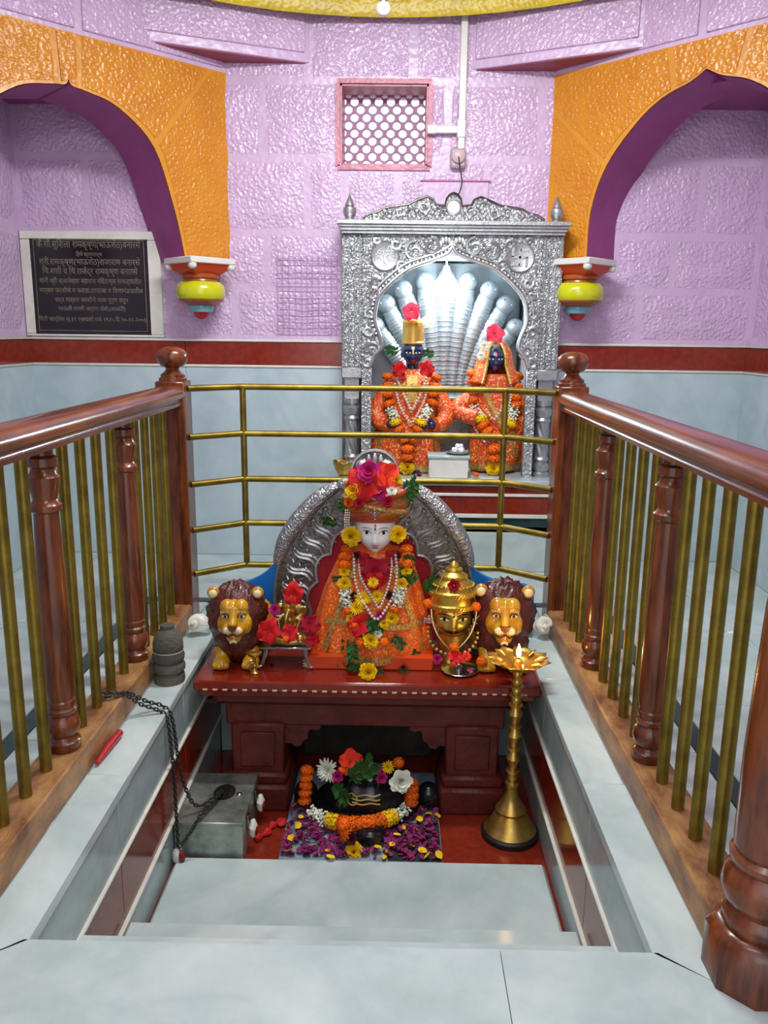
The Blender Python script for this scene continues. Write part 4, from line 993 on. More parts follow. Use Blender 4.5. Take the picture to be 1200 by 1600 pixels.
# ================================================================== LIONS
LYEL = mat('lion_yellow_gloss', srgb(210, 166, 30), .22, vary=.14, vscale=14, c2=srgb(176, 112, 10), coat=.4)
LMANE = mat('lion_mane_brown', srgb(96, 30, 20), .3, vary=.2, vscale=24, c2=srgb(60, 16, 12), coat=.3, bump=.5, bscale=90)
LCREAM = mat('lion_cream', srgb(238, 220, 176), .3, vary=.08); LBRN = mat('lion_nose_brown', srgb(112, 54, 24), .3); LDRK = mat('lion_dark_line', srgb(40, 22, 14), .3)
def voxel(o, size, it=4):
    m = o.modifiers.new('fuse', 'REMESH'); m.mode = 'VOXEL'; m.voxel_size = size; m.use_smooth_shade = True
    s_ = o.modifiers.new('soften', 'SMOOTH'); s_.factor = .6; s_.iterations = it; return o
def lion(x, y, side, label, rz=0, scl=1):
    """side=+1: body trails towards +x"""
    t = thing('lion_statue', label, 'statue', (x, y, TZ), 'painted lion statues', (0, 0, rz), scl)
    rn = random.Random(5)
    def strands(px, py, pz, c=(0, .0, .215)):
        dx, dz = px-c[0], pz-c[2]; a = math.atan2(dz, dx); k = 1+.05*math.sin(21*a+6*py*20)+.035*math.sin(37*a+3)+rn.uniform(-.015, .015)
        return (c[0]+dx*k, py, c[2]+dz*k)
    mn = MB().ball((0, .0, .215), (.128, .095, .146), 64, 26, fn=strands)
    mn.ball((0, -.01, .125), (.104, .08, .12), 64, 20, fn=lambda a, b, c: strands(a, b, c, (0, 0, .125)))
    mn.build('mane', LMANE, t, smooth=60)
    f = MB().ball((0, -.055, .232), (.069, .062, .078), 20, 14).ball((0, -.085, .19), (.056, .055, .05), 16, 12).ball((0, -.105, .152), (.034, .035, .028), 12, 10)
    for s in (-1, 1): f.ball((s*.03, -.085, .275), (.032, .034, .036), 12, 10).ball((s*.022, -.125, .19), (.027, .026, .022), 12, 10).ball((s*.045, -.075, .20), (.03, .04, .046), 12, 10)
    f.tube([(0, -.10, .275), (0, -.122, .24), (0, -.142, .208)], [.022, .018, .019], 10)
    fo_ = voxel(f.build('face', LYEL, t), .0045, 5)
    for s in (-1, 1):
        MB().ball((s*.021, -.139, .191), (.0205, .0145, .0165), 14, 10).build('muzzle_pad', LCREAM, fo_)
        wk = MB()
        for i in range(3):
            for j in range(3): wk.ball((s*(.014+.009*i), -.1545+.0016*i*i, .184+.007*j), .0016, 5, 4)
        tag(wk.build('whisker_dots', LDRK, fo_), kind='stuff')
        e = MB().ball((s*.034, -.1105, .244), (.0155, .007, .0085), 14, 8).build('eye', LCREAM, fo_)
        MB().ball((s*.034, -.1155, .244), (.0065, .004, .0065), 10, 8).build('pupil', LDRK, e)
        MB().tube([(s*.018, -.118, .24), (s*.026, -.119, .2545), (s*.04, -.1165, .2545), (s*.05, -.108, .244)], .0022, 5).build('eye_line', LDRK, e)
        lb_ = MB()
        for q in range(6): lb_.tube([(s*(.02+.006*q), -.118+.001*q*q*.2, .26+.003*math.sin(q)), (s*(.021+.0065*q), -.116+.0012*q, .272-.001*q)], .0012, 4)
        tag(lb_.build('brow_strokes', LCREAM, fo_), kind='stuff')
        er = MB().ball((s*.093, -.035, .322), (.027, .016, .027), 14, 10).build('ear', LYEL, t)
        MB().ball((s*.093, -.045, .321), (.019, .009, .018), 12, 8).build('inner_ear', LCREAM, er)
        lg = MB().tube(spline([(s*.055, .01, .13), (s*.06, -.02, .08), (s*.062, -.05, .035)], 4), [.045, .044, .042, .04, .038, .036, .034, .032, .03], 14)
        lg.ball((s*.062, -.07, .026), (.038, .045, .027), 14, 10)
        for q in (-1.5, -.5, .5, 1.5): lg.ball((s*.062+q*.0175, -.105+abs(q)*.006, .018), (.0115, .02, .0165), 10, 8)
        voxel(lg.build('front_leg', LYEL, t), .005, 2)
    MB().prism([(-.02, .214), (.02, .214), (.013, .198), (.004, .19), (-.004, .19), (-.013, .198)], -.157, -.135).build('nose', LBRN, fo_)
    MB().tube(spline([(-.036, -.135, .176), (-.018, -.15, .168), (0, -.152, .178), (.018, -.15, .168), (.036, -.135, .176)], 4), .0025, 5).build('mouth_line', LDRK, fo_)
    tf = MB()
    for q in range(7): tf.ball((-.012+.004*q, -.139, .142-.003*math.cos(q)), (.003, .003, .007), 6, 5)
    tag(tf.build('chin_tuft', LCREAM, fo_), kind='stuff')
    bd = MB().tube(spline([(side*.0, .03, .17), (side*.04, .08, .175), (side*.06, .11, .17), (side*.07, .13, .16)], 5), [.085]*16, 20, flat=1.0)
    bd.ball((side*.06, .12, .12), (.085, .07, .115), 18, 12); bd.tube([(side*.08, .12, .12), (side*.085, .11, .02)], .045, 12)
    voxel(bd.build('body', LYEL, t), .007, 4)
    MB().tube(spline([(side*.0, .04, .27), (side*.04, .08, .262), (side*.06, .11, .255), (side*.07, .17, .235)], 5), .018, 8, flat=2.2).build('back_stripe', LMANE, t)
    return t
lion(-.523, 3.125, 1, 'yellow lion statue with brown mane at the left altar corner', R(3), .94)
lion(.552, 3.145, -1, 'yellow lion statue with brown mane behind the burning lamp', R(-4))

# ================================================================== GOLD MASK
gm = thing('gold_mask', 'golden face mask with moustache and tiered crown on the altar', 'mask', (.349, 3.165, TZ))
MB().lathe([(.056, 0), (.058, .012), (.052, .03), (.052, .06), (.06, .10), (.07, .13)], n=32).build('neck', GOLD, gm)
GF = Face(rx=.82, ry=.80, jaw=.30, eye=.08, nose=-.32, mouth=-.54, ex=.38, nosew=.95); gc = Vector((0, 0, .193)); GH = .098
gh = GF.head(gc, GH).build('face', GOLD, gm, smooth=80)
GF.features(gh, gc, GH, mat('painted_red_lips', srgb(190, 30, 24), .35), brow='thick', tash=mat('painted_black', srgb(16, 14, 12), .35), big=1.12)
dd = MB(); GF.disc(dd, 0, .26, .05, gc, GH, .02); dd.build('bindi', MATS['black_mark'], gh, recalc=False)
d2 = MB(); GF.disc(d2, 0, .40, .05, gc, GH, .02, .08); d2.build('tilak', MATS['vermilion_mark'], gh, recalc=False)
cr = MB().lathe([(.094, .235), (.102, .24), (.102, .254), (.094, .26), (.092, .285), (.096, .292), (.096, .305), (.082, .312), (.076, .325), (.082, .33), (.08, .338), (.062, .35), (.055, .358), (.06, .362), (.058, .37), (.04, .38), (.03, .388), (.036, .392), (.034, .398), (.018, .402), (.02, .41), (.014, .42), (.002, .428)], n=40, M=TR(s=(1, .82, 1)))
co = cr.build('crown', GOLD, gm)
rp = MB()
for z, r in ((.247, .104), (.298, .098)):
    for i in range(44):
        a = 2*math.pi*i/44; rp.tube([(r*math.cos(a), r*.82*math.sin(a), z-.007), (r*math.cos(a+.1), r*.82*math.sin(a+.1), z+.007)], .0035, 5)
for i in range(28):
    a = 2*math.pi*i/28; rp.ball((.083*math.cos(a), .083*.82*math.sin(a), .333), .0055, 6, 4)
tag(rp.build('crown_rope_bands', GOLD, co), kind='stuff')
WHEAT = mat('silvery_gold_spray', srgb(214, 196, 140), .3, .6)
for s in (-1, 1):
    MB().ball((s*.098, -.035, .185), (.018, .016, .024), 14, 10).build('ear_stud', mat('red_stud', srgb(140, 24, 24), .3), gm)
    sb = MB()
    for z in (-.008, .0, .008): beads(sb, [(s*.098-.017, -.045, .19+z), (s*.098, -.054, .19+z), (s*.098+.017, -.045, .19+z)], .003)
    tag(sb.build('stud_pearls', PEARL, gm), kind='stuff')
    sp_ = MB().tube(spline([(s*.09, -.065, .245), (s*.085, -.08, .20), (s*.065, -.095, .15), (s*.035, -.10, .11), (s*.01, -.095, .085)], 5), .0032, 5)
    for q in range(5): sp_.tube([(s*(.088-.006*q), -.078, .21-.016*q), (s*(.10-.01*q), -.085, .228-.014*q)], .0022, 4)
    sp_.build('wheat_spray', WHEAT, gm)
    bd = MB(); beads(bd, spline([(s*.10, -.04, .16), (s*.098, -.06, .12), (s*.07, -.085, .085), (s*.03, -.09, .065)], 5), .0075, 2.3); tag(bd.build('bead_string', WHEAT, gm), kind='stuff')
    MB().tube([(s*.045, -.03, .375), (s*.09, -.04, .27)], .0012, 4).build('thread', WHEAT, gm)
flower('rose', 'crimson', at(709, 915, Y=3.085), .028, 'crimson rose on the front of the golden crown')
flower('pompon', 'orange', at(668, 943, Y=3.085), .02, 'orange marigold left of the golden mask beside its crown')
flower('pompon', 'orange', at(744, 948, Y=3.085), .02, 'orange marigold right of the golden mask beside its crown')
flower('pompon', 'orange', at(709, 1011, Y=3.055), .02, 'orange marigold under the chin of the golden mask')
flower('pompon', 'orange', at(753, 1034, Y=3.04), .024, 'orange marigold on the altar beside the steel plate')
flower('hibiscus', 'red', at(712, 1028, Y=3.04), .042, 'red crumpled hibiscus at the foot of the golden mask', (0.2, -.6, .8))
flower('hibiscus', 'coral', at(729, 1026, Y=3.04), .026, 'orange-red petal bloom right of the golden mask neck', (.4, -.8, .4))
flower('rose', 'magenta', at(683, 1030, Y=3.06), .022, 'small magenta bloom left of the golden mask neck')

# ================================================================== GANESHA ON A STAND
gs = thing('silver_stand', 'small silver footed stand carrying the brass elephant deity', 'stand', (-.32, 3.11, TZ))
MB().box((0, 0, .088), (.205, .13, .01), .003).build('stand_top', STEELP, gs)
for i in (-1, 1):
    for j in (-1, 1): MB().tube([(i*.075, j*.045, .085), (i*.082, j*.052, .05), (i*.095, j*.058, .012), (i*.108, j*.064, .006)], [.010, .009, .007, .008], 8).build('leg', STEELP, gs)
gz = TZ+.093
gn = thing('elephant_deity_figurine', 'small brass elephant-headed deity seated on the silver stand', 'figurine', (-.312, 3.12, gz))
g = MB().ball((0, 0, .052), (.042, .035, .042), 16, 12).ball((0, -.005, .09), (.03, .026, .03), 14, 10).ball((0, -.012, .135), (.027, .027, .027), 14, 10)
for s in (-1, 1):
    g.tube(spline([(s*.03, -.01, .03), (s*.062, -.03, .02), (s*.03, -.05, .016), (-s*.005, -.052, .014)], 4), .015, 8)
    g.tube(spline([(s*.03, 0, .10), (s*.055, -.01, .085), (s*.058, -.03, .10)], 4), .010, 8); g.tube(spline([(s*.03, 0, .10), (s*.06, .005, .12), (s*.062, -.005, .15)], 4), .009, 8)
    g.ball((s*.036, -.004, .14), (.02, .006, .024), 10, 8)
bo = voxel(g.build('body', BRASS, gn), .0035, 2)
MB().tube(spline([(0, -.035, .137), (-.006, -.046, .115), (-.006, -.05, .092), (.008, -.052, .08), (.026, -.05, .082), (.032, -.048, .092)], 5), [.012-.0003*i for i in range(26)], 10).build('trunk', BRASS, gn)
MB().lathe([(.028, .15), (.03, .155), (.024, .165), (.02, .18), (.01, .192), (.003, .20)], (0, -.008, 0), 18).build('crown', BRASS, gn)
MB().tube([(-.018, -.036, .125), (-.03, -.05, .12), (-.045, -.058, .128)], [.005, .004, .001], 6).build('tusk', PEARL, gn)
gb = MB(); beads(gb, spline([(-.04, -.03, .10), (-.03, -.048, .06), (0, -.056, .045), (.03, -.048, .06), (.05, -.03, .115)], 5), .004); tag(gb.build('bead_garland', mat('rosy_bead', srgb(216, 160, 130), .3), gn), kind='stuff')
MB().ball((.048, -.05, .03), .017, 12, 10).build('sweet_bowl', BRASS, gn)
flower('hibiscus', 'red', at(458, 928, Y=3.07), .055, 'red hibiscus on the head of the brass elephant deity', (.1, -1, .2))
flower('rose', 'magenta', at(429, 953, Y=3.10), .025, 'magenta rose left of the brass elephant deity')
flower('hibiscus', 'red', at(420, 986, Y=3.035), .062, 'large red hibiscus at the left end of the silver stand', (-.15, -1, .3))
flower('hibiscus', 'red', at(452, 990, Y=3.04), .045, 'red hibiscus at the feet of the brass elephant deity', (.2, -1, .35))
flower('hibiscus', 'crimson', at(484, 976, Y=3.05), .052, 'dark red hibiscus between silver stand and orange robe', (.3, -1, .2))
flower('hibiscus', 'red', at(489, 1000, Y=3.06), .035, 'red hibiscus tucked low against the idol base', (.2, -1, .1))
flower('pompon', 'orange', at(446, 999, Y=3.02), .014, 'small orange marigold on the front edge of the silver stand')

# ---- small things on the altar top
bl = thing('brass_oil_lamp', 'tiny brass pedestal lamp on the altar before the left lion', 'lamp', at(398, 1052, Z=TZ))
MB().lathe([(.018, 0), (.019, .006), (.010, .012), (.006, .022), (.009, .032), (.005, .042), (.006, .058), (.011, .068), (.026, .078), (.03, .088), (.02, .092), (.012, .088)], n=22).build('pedestal', BRASS, bl)
MB().tube(spline([(-.008, -.008, .01), (-.018, -.01, .025), (-.012, -.008, .042), (-.004, -.004, .046)], 4), .004, 6).build('handle', BRASS, bl)
flower('daisy', 'cream', at(486, 1036, Z=TZ+.014), .036, 'creamy white flower lying on the altar near the silver stand', (.1, -.5, .9))
flower('rose', 'maroon', at(424, 1040, Z=TZ+.006), .012, 'tiny dark wilted bud on the altar beside the brass pedestal lamp', (0, 0, 1))
pt = at(718, 1049, Z=TZ)
pz_ = thing('steel_plate', 'small steel plate with powder on the altar before the golden mask', 'plate', pt)
MB().lathe([(.056, 0), (.071, .006), (.076, .012), (.074, .0135), (.068, .009), (.058, .004), (.0, .004)], n=36).build('dish', STEELP, pz_)
MB().lathe([(.018, .004), (.02, .012), (.012, .022), (.0, .025)], (0, .03, 0), 16).build('small_dome', STEELP, pz_)
flower('hibiscus', 'pink', pt+Vector((.04, -.025, .012)), .017, 'dropped pink petals on the steel plate', (.2, 0, 1))

# ================================================================== IDOL FLOWERS AND GARLANDS
def I(px, py, off=.012): return RB.on(px, py, off)
YH = 3.075
def top(px, py, dy=0): return at(px, py, Y=YH+dy)
flower('hibiscus', 'red', top(570, 755, -.01), .085, 'big red hibiscus at the centre of the turban bouquet', (-.15, -1, .15))
flower('hibiscus', 'coral', top(604, 745), .072, 'orange-red hibiscus at the upper right of the turban bouquet', (.3, -1, .3))
flower('rose', 'magenta', top(577, 738, .0), .05, 'bright magenta rose crowning the turban bouquet', (-.1, -1, .5))
flower('rose', 'magenta', top(592, 770, -.015), .032, 'magenta rose low in the turban bouquet', (0, -1, 0))
flower('rose', 'crimson', top(561, 787, -.02), .024, 'crimson rose on the left side of the turban')
flower('rose', 'crimson', top(606, 785, -.02), .027, 'crimson rose on the right side of the turban')
flower('marigold', 'yellow', top(553, 765, .0), .038, 'yellow marigold at the left edge of the turban bouquet', (-.5, -1, .1))
flower('marigold', 'yellow', top(619, 750, .01), .026, 'yellow marigold at the right edge of the turban bouquet', (.5, -1, .2))
flower('marigold', 'orange', top(545, 785, .02), .022, 'orange marigold beside the left of the turban', (-.6, -1, .1))
flower('rose', 'white', top(612, 767, -.01), .022, 'small white bloom in the turban bouquet')
for (x, y, r, lab, d) in ((548, 775, .06, 'green fern sprig left of the turban', (-.4, -.6, .2)), (628, 770, .075, 'green fern sprig right of the turban', (.4, -.6, .2)), (530, 815, .06, 'green fern sprig hanging left of the marble face', (-.2, -.6, -.2)), (642, 862, .08, 'green fern sprig hanging right of the yellow marigold', (.3, -.7, 0)), (652, 893, .08, 'green fern sprig along the right edge of the robe', (.3, -.7, .1)), (660, 925, .07, 'green fern sprig low on the right edge of the robe', (.3, -.7, .1)), (540, 800, .06, 'green fern sprig beside the pearl tassel', (-.2, -.6, 0)), (636, 785, .06, 'green fern sprig beside the right crimson turban rose', (.3, -.7, .2))):
    flower('sprig', 'green', at(x, y, Y=3.14), r, lab, d, spin=random.uniform(0, 6), cat='leaves')
flower('marigold', 'yellow', at(549, 838, Y=3.10), .042, 'large yellow marigold beside the left cheek of the idol', (-.2, -1, .1))
flower('marigold', 'yellow', at(622, 835, Y=3.10), .036, 'large yellow marigold beside the right cheek of the idol', (.3, -1, .1))
flower('hibiscus', 'crimson', I(587, 892, .012), .075, 'crimson hibiscus on the chest below the marble face', (0, -1, .1))
flower('hibiscus', 'crimson', I(566, 874, .012), .04, 'crimson petals at the left of the idol neck', (-.3, -1, .3))
flower('hibiscus', 'crimson', I(612, 872, .012), .042, 'crimson petals at the right of the idol neck', (.3, -1, .3))
flower('hibiscus', 'red', I(585, 908, .02), .05, 'red hibiscus petal hanging low on the idol chest', (0, -1, -.1))
flower('daisy', 'yellow', I(583, 910, .045), .024, 'yellow chrysanthemum on the hibiscus at the idol chest')
def garland(name, label, seq, base, group=None, cord=True):
    """seq: (kind, colour, point, radius)"""
    t = thing(name, label, 'garland', base, group)
    for i, (kind, colr, p, r) in enumerate(seq):
        d = Vector((random.uniform(-.2, .2), -1, random.uniform(.0, .4)))
        if kind == 'pompon': d = (Vector(seq[max(0, i-1)][2])-Vector(seq[min(len(seq)-1, i+1)][2])).normalized()+Vector((random.uniform(-.2, .2), -.25, random.uniform(-.15, .15)))
        bloom(kind, colr, p, r*(1.3 if kind == 'pompon' else 1), d, parent=t, flat=.8 if kind == 'pompon' else 1)
    th_ = MB(); pts = [Vector(p)+Vector((0, .006, 0))-Vector(base) for _, _, p, _ in seq]
    if len(pts) > 2 and cord: th_.tube(pts, .003, 5).build('string', FM['green'], t)
    return t
def G(lst, on, off): return [(k, c, on(x, y, off), r*1.2) for x, y, k, c, r in lst]
L1 = [(543, 862, 'pompon', 'orange', .02), (540, 872, 'pompon', 'orange', .021), (539, 883, 'pompon', 'orange', .021), (538, 893, 'marigold', 'yellow', .02), (536, 903, 'sprig', 'green', .03), (538, 912, 'marigold', 'yellow', .025), (540, 924, 'tuft', 'white', .024), (541, 934, 'tuft', 'white', .025), (543, 944, 'tuft', 'white', .022), (544, 953, 'pompon', 'orange', .016), (548, 967, 'marigold', 'yellow', .018), (552, 976, 'pompon', 'orange', .014)]
garland('flower_garland', 'left strand of orange, yellow and white flowers on the orange robe', G(L1, I, .02), I(543, 862))
L2 = [(634, 858, 'pompon', 'orange', .02), (636, 870, 'pompon', 'orange', .021), (635, 882, 'pompon', 'orange', .021), (635, 893, 'marigold', 'yellow', .02), (636, 903, 'sprig', 'green', .03), (627, 912, 'marigold', 'yellow', .022), (625, 924, 'tuft', 'white', .024), (622, 934, 'tuft', 'white', .025), (620, 944, 'tuft', 'white', .022), (616, 951, 'pompon', 'orange', .018), (612, 966, 'marigold', 'yellow', .024), (600, 974, 'marigold', 'yellow', .02)]
garland('flower_garland', 'right strand of orange, yellow and white flowers on the orange robe', G(L2, I, .02), I(634, 858))
L3 = [(566, 935, 'daisy', 'yellow', .032), (557, 950, 'daisy', 'yellow', .03), (589, 932, 'daisy', 'yellow', .026), (562, 975, 'hibiscus', 'red', .052), (595, 962, 'rose', 'magenta', .02), (576, 985, 'rose', 'maroon', .02), (590, 990, 'rose', 'white', .018), (579, 1000, 'marigold', 'yellow', .032), (562, 1004, 'pompon', 'orange', .018), (600, 1002, 'pompon', 'orange', .016), (555, 1015, 'sprig', 'green', .06), (610, 995, 'sprig', 'green', .05), (580, 1020, 'rose', 'orange', .03), (584, 1030, 'hibiscus', 'red', .024)]
def Ilow(px, py, off):
    p = RB.on(px, py, off)
    if py > 1010: p = at(px, py, Y=3.06)
    return p
garland('flower_tail', 'central trail of mixed flowers and leaves hanging down the robe', [(k, c, Ilow(x, y, .02), r*1.15) for x, y, k, c, r in L3+[(548, 1000, 'sprig', 'green', .06), (566, 1012, 'sprig', 'green', .06), (598, 1018, 'sprig', 'green', .06), (572, 965, 'sprig', 'green', .05), (604, 985, 'sprig', 'green', .05)]], I(566, 935), cord=False)
L4 = [(575, 1050, 'marigold', 'yellow', .038), (556, 1035, 'sprig', 'green', .07), (566, 1045, 'sprig', 'green', .05), (598, 1042, 'sprig', 'green', .06), (625, 1040, 'sprig', 'green', .06), (607, 1034, 'daisy', 'yellow', .014), (620, 1028, 'pompon', 'orange', .018), (632, 1031, 'marigold', 'yellow', .014), (645, 1030, 'pompon', 'orange', .018), (630, 1043, 'rose', 'maroon', .012), (545, 1042, 'rose', 'maroon', .012), (550, 1025, 'sprig', 'green', .07), (575, 1038, 'sprig', 'green', .07), (610, 1030, 'sprig', 'green', .06), (590, 1036, 'rose', 'maroon', .016), (640, 1036, 'sprig', 'green', .05)]
t_ = [(k, c, at(x, y, Z=TZ+.025), r) for x, y, k, c, r in L4]
garland('flower_spill', 'yellow marigold and green leaves spilling over the altar front', t_, at(575, 1050, Z=TZ), cord=False)
for (name, lab, pts, r, m) in (('pearl_necklace', 'long white pearl necklace looped over the idol chest', [(560, 862), (562, 895), (570, 915), (583, 935), (592, 950), (600, 935), (608, 912), (612, 885), (611, 862)], .0055, PEARL),
        ('pearl_necklace', 'outer pearl string on the idol robe reaching the waist', [(553, 868), (554, 900), (560, 925), (572, 948), (588, 968), (604, 950), (616, 925), (620, 895), (618, 868)], .0065, PEARL)):
    pp = [I(x, y, .03) for x, y in pts]; b0 = pp[0]; q = MB(); beads(q, [Vector(p)-b0 for p in spline(pp, 5)], r, 2.1)
    t = thing(name, lab, 'necklace', b0); tag(q.build('pearls', m, t), kind='stuff')
for (x, y, lab) in ((558, 868, 'dark maroon rose on the left of the idol chest'), (620, 868, 'dark maroon rose on the right of the idol chest'), (553, 932, 'dark maroon bud by the left white tuft'), (608, 930, 'dark maroon bud by the right white tuft')):
    flower('rose', 'maroon', I(x, y, .02), .02, lab)
# ================================================================== DEITIES IN THE SHRINE
ZD = .521
SK = BLUEBLK
# ---- standing deity with tall golden cap, hands on hips
YD = 4.70
d1 = thing('standing_deity', 'dark faced deity with golden cap and orange robe, left in the shrine', 'idol', (.17, YD, ZD)); O1 = (.17, YD, ZD)
R1 = Robe([(.165, .525, .215, .14), (.165, .62, .20, .135), (.17, .72, .188, .13), (.18, .82, .168, .12), (.19, .90, .152, .112), (.192, .98, .148, .105), (.195, 1.03, .13, .095), (.197, 1.07, .085, .075), (.197, 1.10, .045, .05)], YD, .06, 12)
r1 = R1.mb(96, origin=O1).build('robe', BROR, d1, smooth=60)
R1.hem(.53, .565, .005, origin=O1).build('gold_border', ZARI, r1, recalc=False)
def sash(R_, x0, z0, x1, z1, w_, O_, par, m=None, n=24, off=.007):
    def fn(u, v):
        x = x0+(x1-x0)*u+(v-.5)*w_; z = z0+(z1-z0)*u; return (x-O_[0], R_.front(x, z)-off-O_[1], z-O_[2])
    return MB().grid(fn, n, 4).build('gold_border', m or ZARI, par, recalc=False)
sash(R1, .07, 1.0, .0, .56, .03, O1, r1); sash(R1, .31, 1.0, .355, .56, .03, O1, r1); sash(R1, .195, 1.07, .19, .92, .06, O1, r1)
for s in (-1, 1):
    am = MB().tube(spline([(.193+s*.11, YD-.01, 1.02), (.193+s*.165, YD-.02, .93), (.193+s*.20, YD-.04, .85), (.193+s*.17, YD-.08, .80), (.193+s*.13, YD-.11, .80)], 5), [.044+.008*math.sin(i*.2) for i in range(21)], 14, M=TR((-O1[0], -O1[1], -O1[2])))
    am.build('sleeve', BROR, d1, smooth=60)
    hn = MB().ball((.193+s*.115, YD-.118, .80), (.028, .016, .02), 10, 8, M=TR((-O1[0], -O1[1], -O1[2])))
    for q in range(4): hn.tube([(.193+s*.10-O1[0], YD-.128-O1[1], .812-.009*q-O1[2]), (.193+s*.075-O1[0], YD-.132-O1[1], .80-.009*q-O1[2]), (.193+s*.06-O1[0], YD-.125-O1[1], .79-.009*q-O1[2])], [.006, .0055, .004], 6)
    hn.tube([(.193+s*.12-O1[0], YD-.125-O1[1], .818-O1[2]), (.193+s*.10-O1[0], YD-.135-O1[1], .832-O1[2])], [.007, .005], 6)
    hn.build('hand', SK, d1)
F1 = Face(rx=.86, ry=.92, jaw=.34, eye=.0, nose=-.42, mouth=-.62, ex=.36); c1 = Vector((.197, YD-.03, 1.192))-Vector(O1); H1 = .073
h1 = F1.head(c1, H1, 56, 44).build('head', SK, d1, smooth=80)
MB().lathe([(.042, 0), (.036, .03), (.036, .07)], (.197-O1[0], .0, 1.09-ZD), 16).build('neck', SK, d1)
F1.features(h1, c1, H1, mat('rose_lips', srgb(196, 70, 84), .35), big=1.25); F1.ears(h1, c1, H1, SK)
tk = MB(); F1.strip(tk, [(0, -.1+.55*i/8, .05+.06*(i > 5)) for i in range(9)], c1, H1, .015); tk.build('tilak', mat('pale_gold_tilak', srgb(236, 206, 130), .4), h1, recalc=False)
MB().lathe([(.062, .0), (.066, .004), (.066, .012), (.061, .016), (.060, .11), (.063, .118), (.058, .13), (.04, .138), (.0, .14)], (c1.x, c1.y+.005, c1.z+.045), 32).build('golden_cap', mat('golden_cap', srgb(224, 178, 88), .35, .7, vary=.08), d1)
for s in (-1, 1): MB().ball((.17+s*.06-O1[0], -.09, .008), (.03, .055, .02), 12, 8).build('foot', SK, d1)
flower('hibiscus', 'pink', at(643, 487, Y=4.60), .066, 'pink hibiscus on top of the golden cap', (-.2, -1, .4))
flower('hibiscus', 'white', at(668, 503, Y=4.62), .05, 'pale hibiscus beside the golden cap', (.4, -1, .3))
flower('hibiscus', 'red', at(624, 577, Y=4.58), .054, 'red hibiscus under the left of the dark chin', (-.2, -1, .1))
flower('hibiscus', 'red', at(667, 577, Y=4.58), .056, 'red hibiscus under the right of the dark chin', (.2, -1, .1))
flower('sprig', 'green', at(625, 548, Y=4.62), .07, 'green basil sprig at the left ear of the capped deity', (-.2, -1, .2), cat='leaves')
flower('sprig', 'green', at(680, 553, Y=4.63), .06, 'green basil sprig at the right ear of the capped deity', (.2, -1, .2), cat='leaves')
D1 = lambda x, y, off: R1.on(x, y, off)
def strand(a, b, n): return [(a[0]+(b[0]-a[0])*i/(n-1), a[1]+(b[1]-a[1])*i/(n-1)) for i in range(n)]
def gl(segs, on, off):
    out = []
    for pts, kind, colr, r in segs: out += [(kind, colr, on(x, y, off), r) for x, y in pts]
    return out
gA = gl([(strand((605, 588), (607, 631), 4), 'pompon', 'orange', .026), (strand((611, 641), (616, 650), 2), 'tuft', 'white', .034), ([(618, 660)], 'pompon', 'yellow', .028), (strand((624, 671), (633, 686), 2), 'pompon', 'orange', .026), (strand((637, 701), (637, 714), 2), 'pompon', 'orange', .032), ([(637, 724)], 'rose', 'red', .03), ([(636, 731)], 'marigold', 'yellow', .045)], D1, .03)
garland('marigold_garland', 'left strand and tail of the garland on the capped deity', gA, gA[0][2])
gB = gl([(strand((681, 590), (676, 629), 4), 'pompon', 'orange', .026), (strand((667, 641), (663, 650), 2), 'tuft', 'white', .034), ([(658, 660)], 'pompon', 'yellow', .028), (strand((653, 671), (644, 686), 2), 'pompon', 'orange', .026)], D1, .03)
garland('marigold_garland', 'right strand of the garland on the capped deity', gB, gB[0][2])
for lab, pts, r in (('white pearl necklace looping over the capped deity chest', [(620, 592), (628, 610), (637, 630), (643, 640), (650, 630), (659, 612), (666, 592)], .008), ('cream bead necklace hanging long on the capped deity', [(617, 600), (622, 625), (630, 645), (643, 660), (655, 642), (664, 622), (668, 600)], .0075)):
    pp = [D1(x, y, .035) for x, y in pts]; q = MB(); beads(q, [Vector(p)-pp[0] for p in spline(pp, 5)], r, 2.05); t = thing('bead_necklace', lab, 'necklace', pp[0]); tag(q.build('beads', PEARL, t), kind='stuff')

# ---- veiled deity
d2 = thing('veiled_deity', 'dark faced deity veiled in an orange sari, right in the shrine', 'idol', (.69, YD, ZD)); O2 = (.69, YD, ZD)
R2 = Robe([(.675, .535, .135, .11), (.69, .60, .155, .12), (.70, .70, .165, .125), (.70, .80, .155, .12), (.69, .90, .14, .11), (.685, .98, .138, .10), (.675, 1.04, .12, .095), (.67, 1.08, .095, .085)], YD, .05, 10)
r2 = R2.mb(96, origin=O2).build('sari', BROR, d2, smooth=60)
R2.hem(.545, .575, .005, origin=O2).build('gold_border', ZARI, r2, recalc=False)
sash(R2, .60, .98, .80, .62, .03, O2, r2); sash(R2, .78, 1.02, .66, .60, .028, O2, r2); sash(R2, .59, .60, .78, .64, .03, O2, r2)
am = MB().tube(spline([(.58, YD, 1.0), (.51, YD-.02, .93), (.45, YD-.03, .885), (.50, YD-.06, .85), (.57, YD-.10, .84)], 5), .045, 14, M=TR((-O2[0], -O2[1], -O2[2]))); am.build('sleeve', BROR, d2, smooth=60)
am = MB().tube(spline([(.77, YD, 1.0), (.83, YD-.02, .92), (.845, YD-.04, .84), (.80, YD-.09, .80)], 5), .042, 14, M=TR((-O2[0], -O2[1], -O2[2]))); am.build('sleeve', BROR, d2, smooth=60)
F2 = Face(rx=.82, ry=.9, jaw=.32, eye=-.02, nose=-.44, mouth=-.66, ex=.36); c2 = Vector((.655, YD-.05, 1.165))-Vector(O2); H2 = .072
h2 = F2.head(c2, H2, 56, 44).build('head', SK, d2, smooth=80)
F2.features(h2, c2, H2, MATS['rose_lips'], big=1.25)
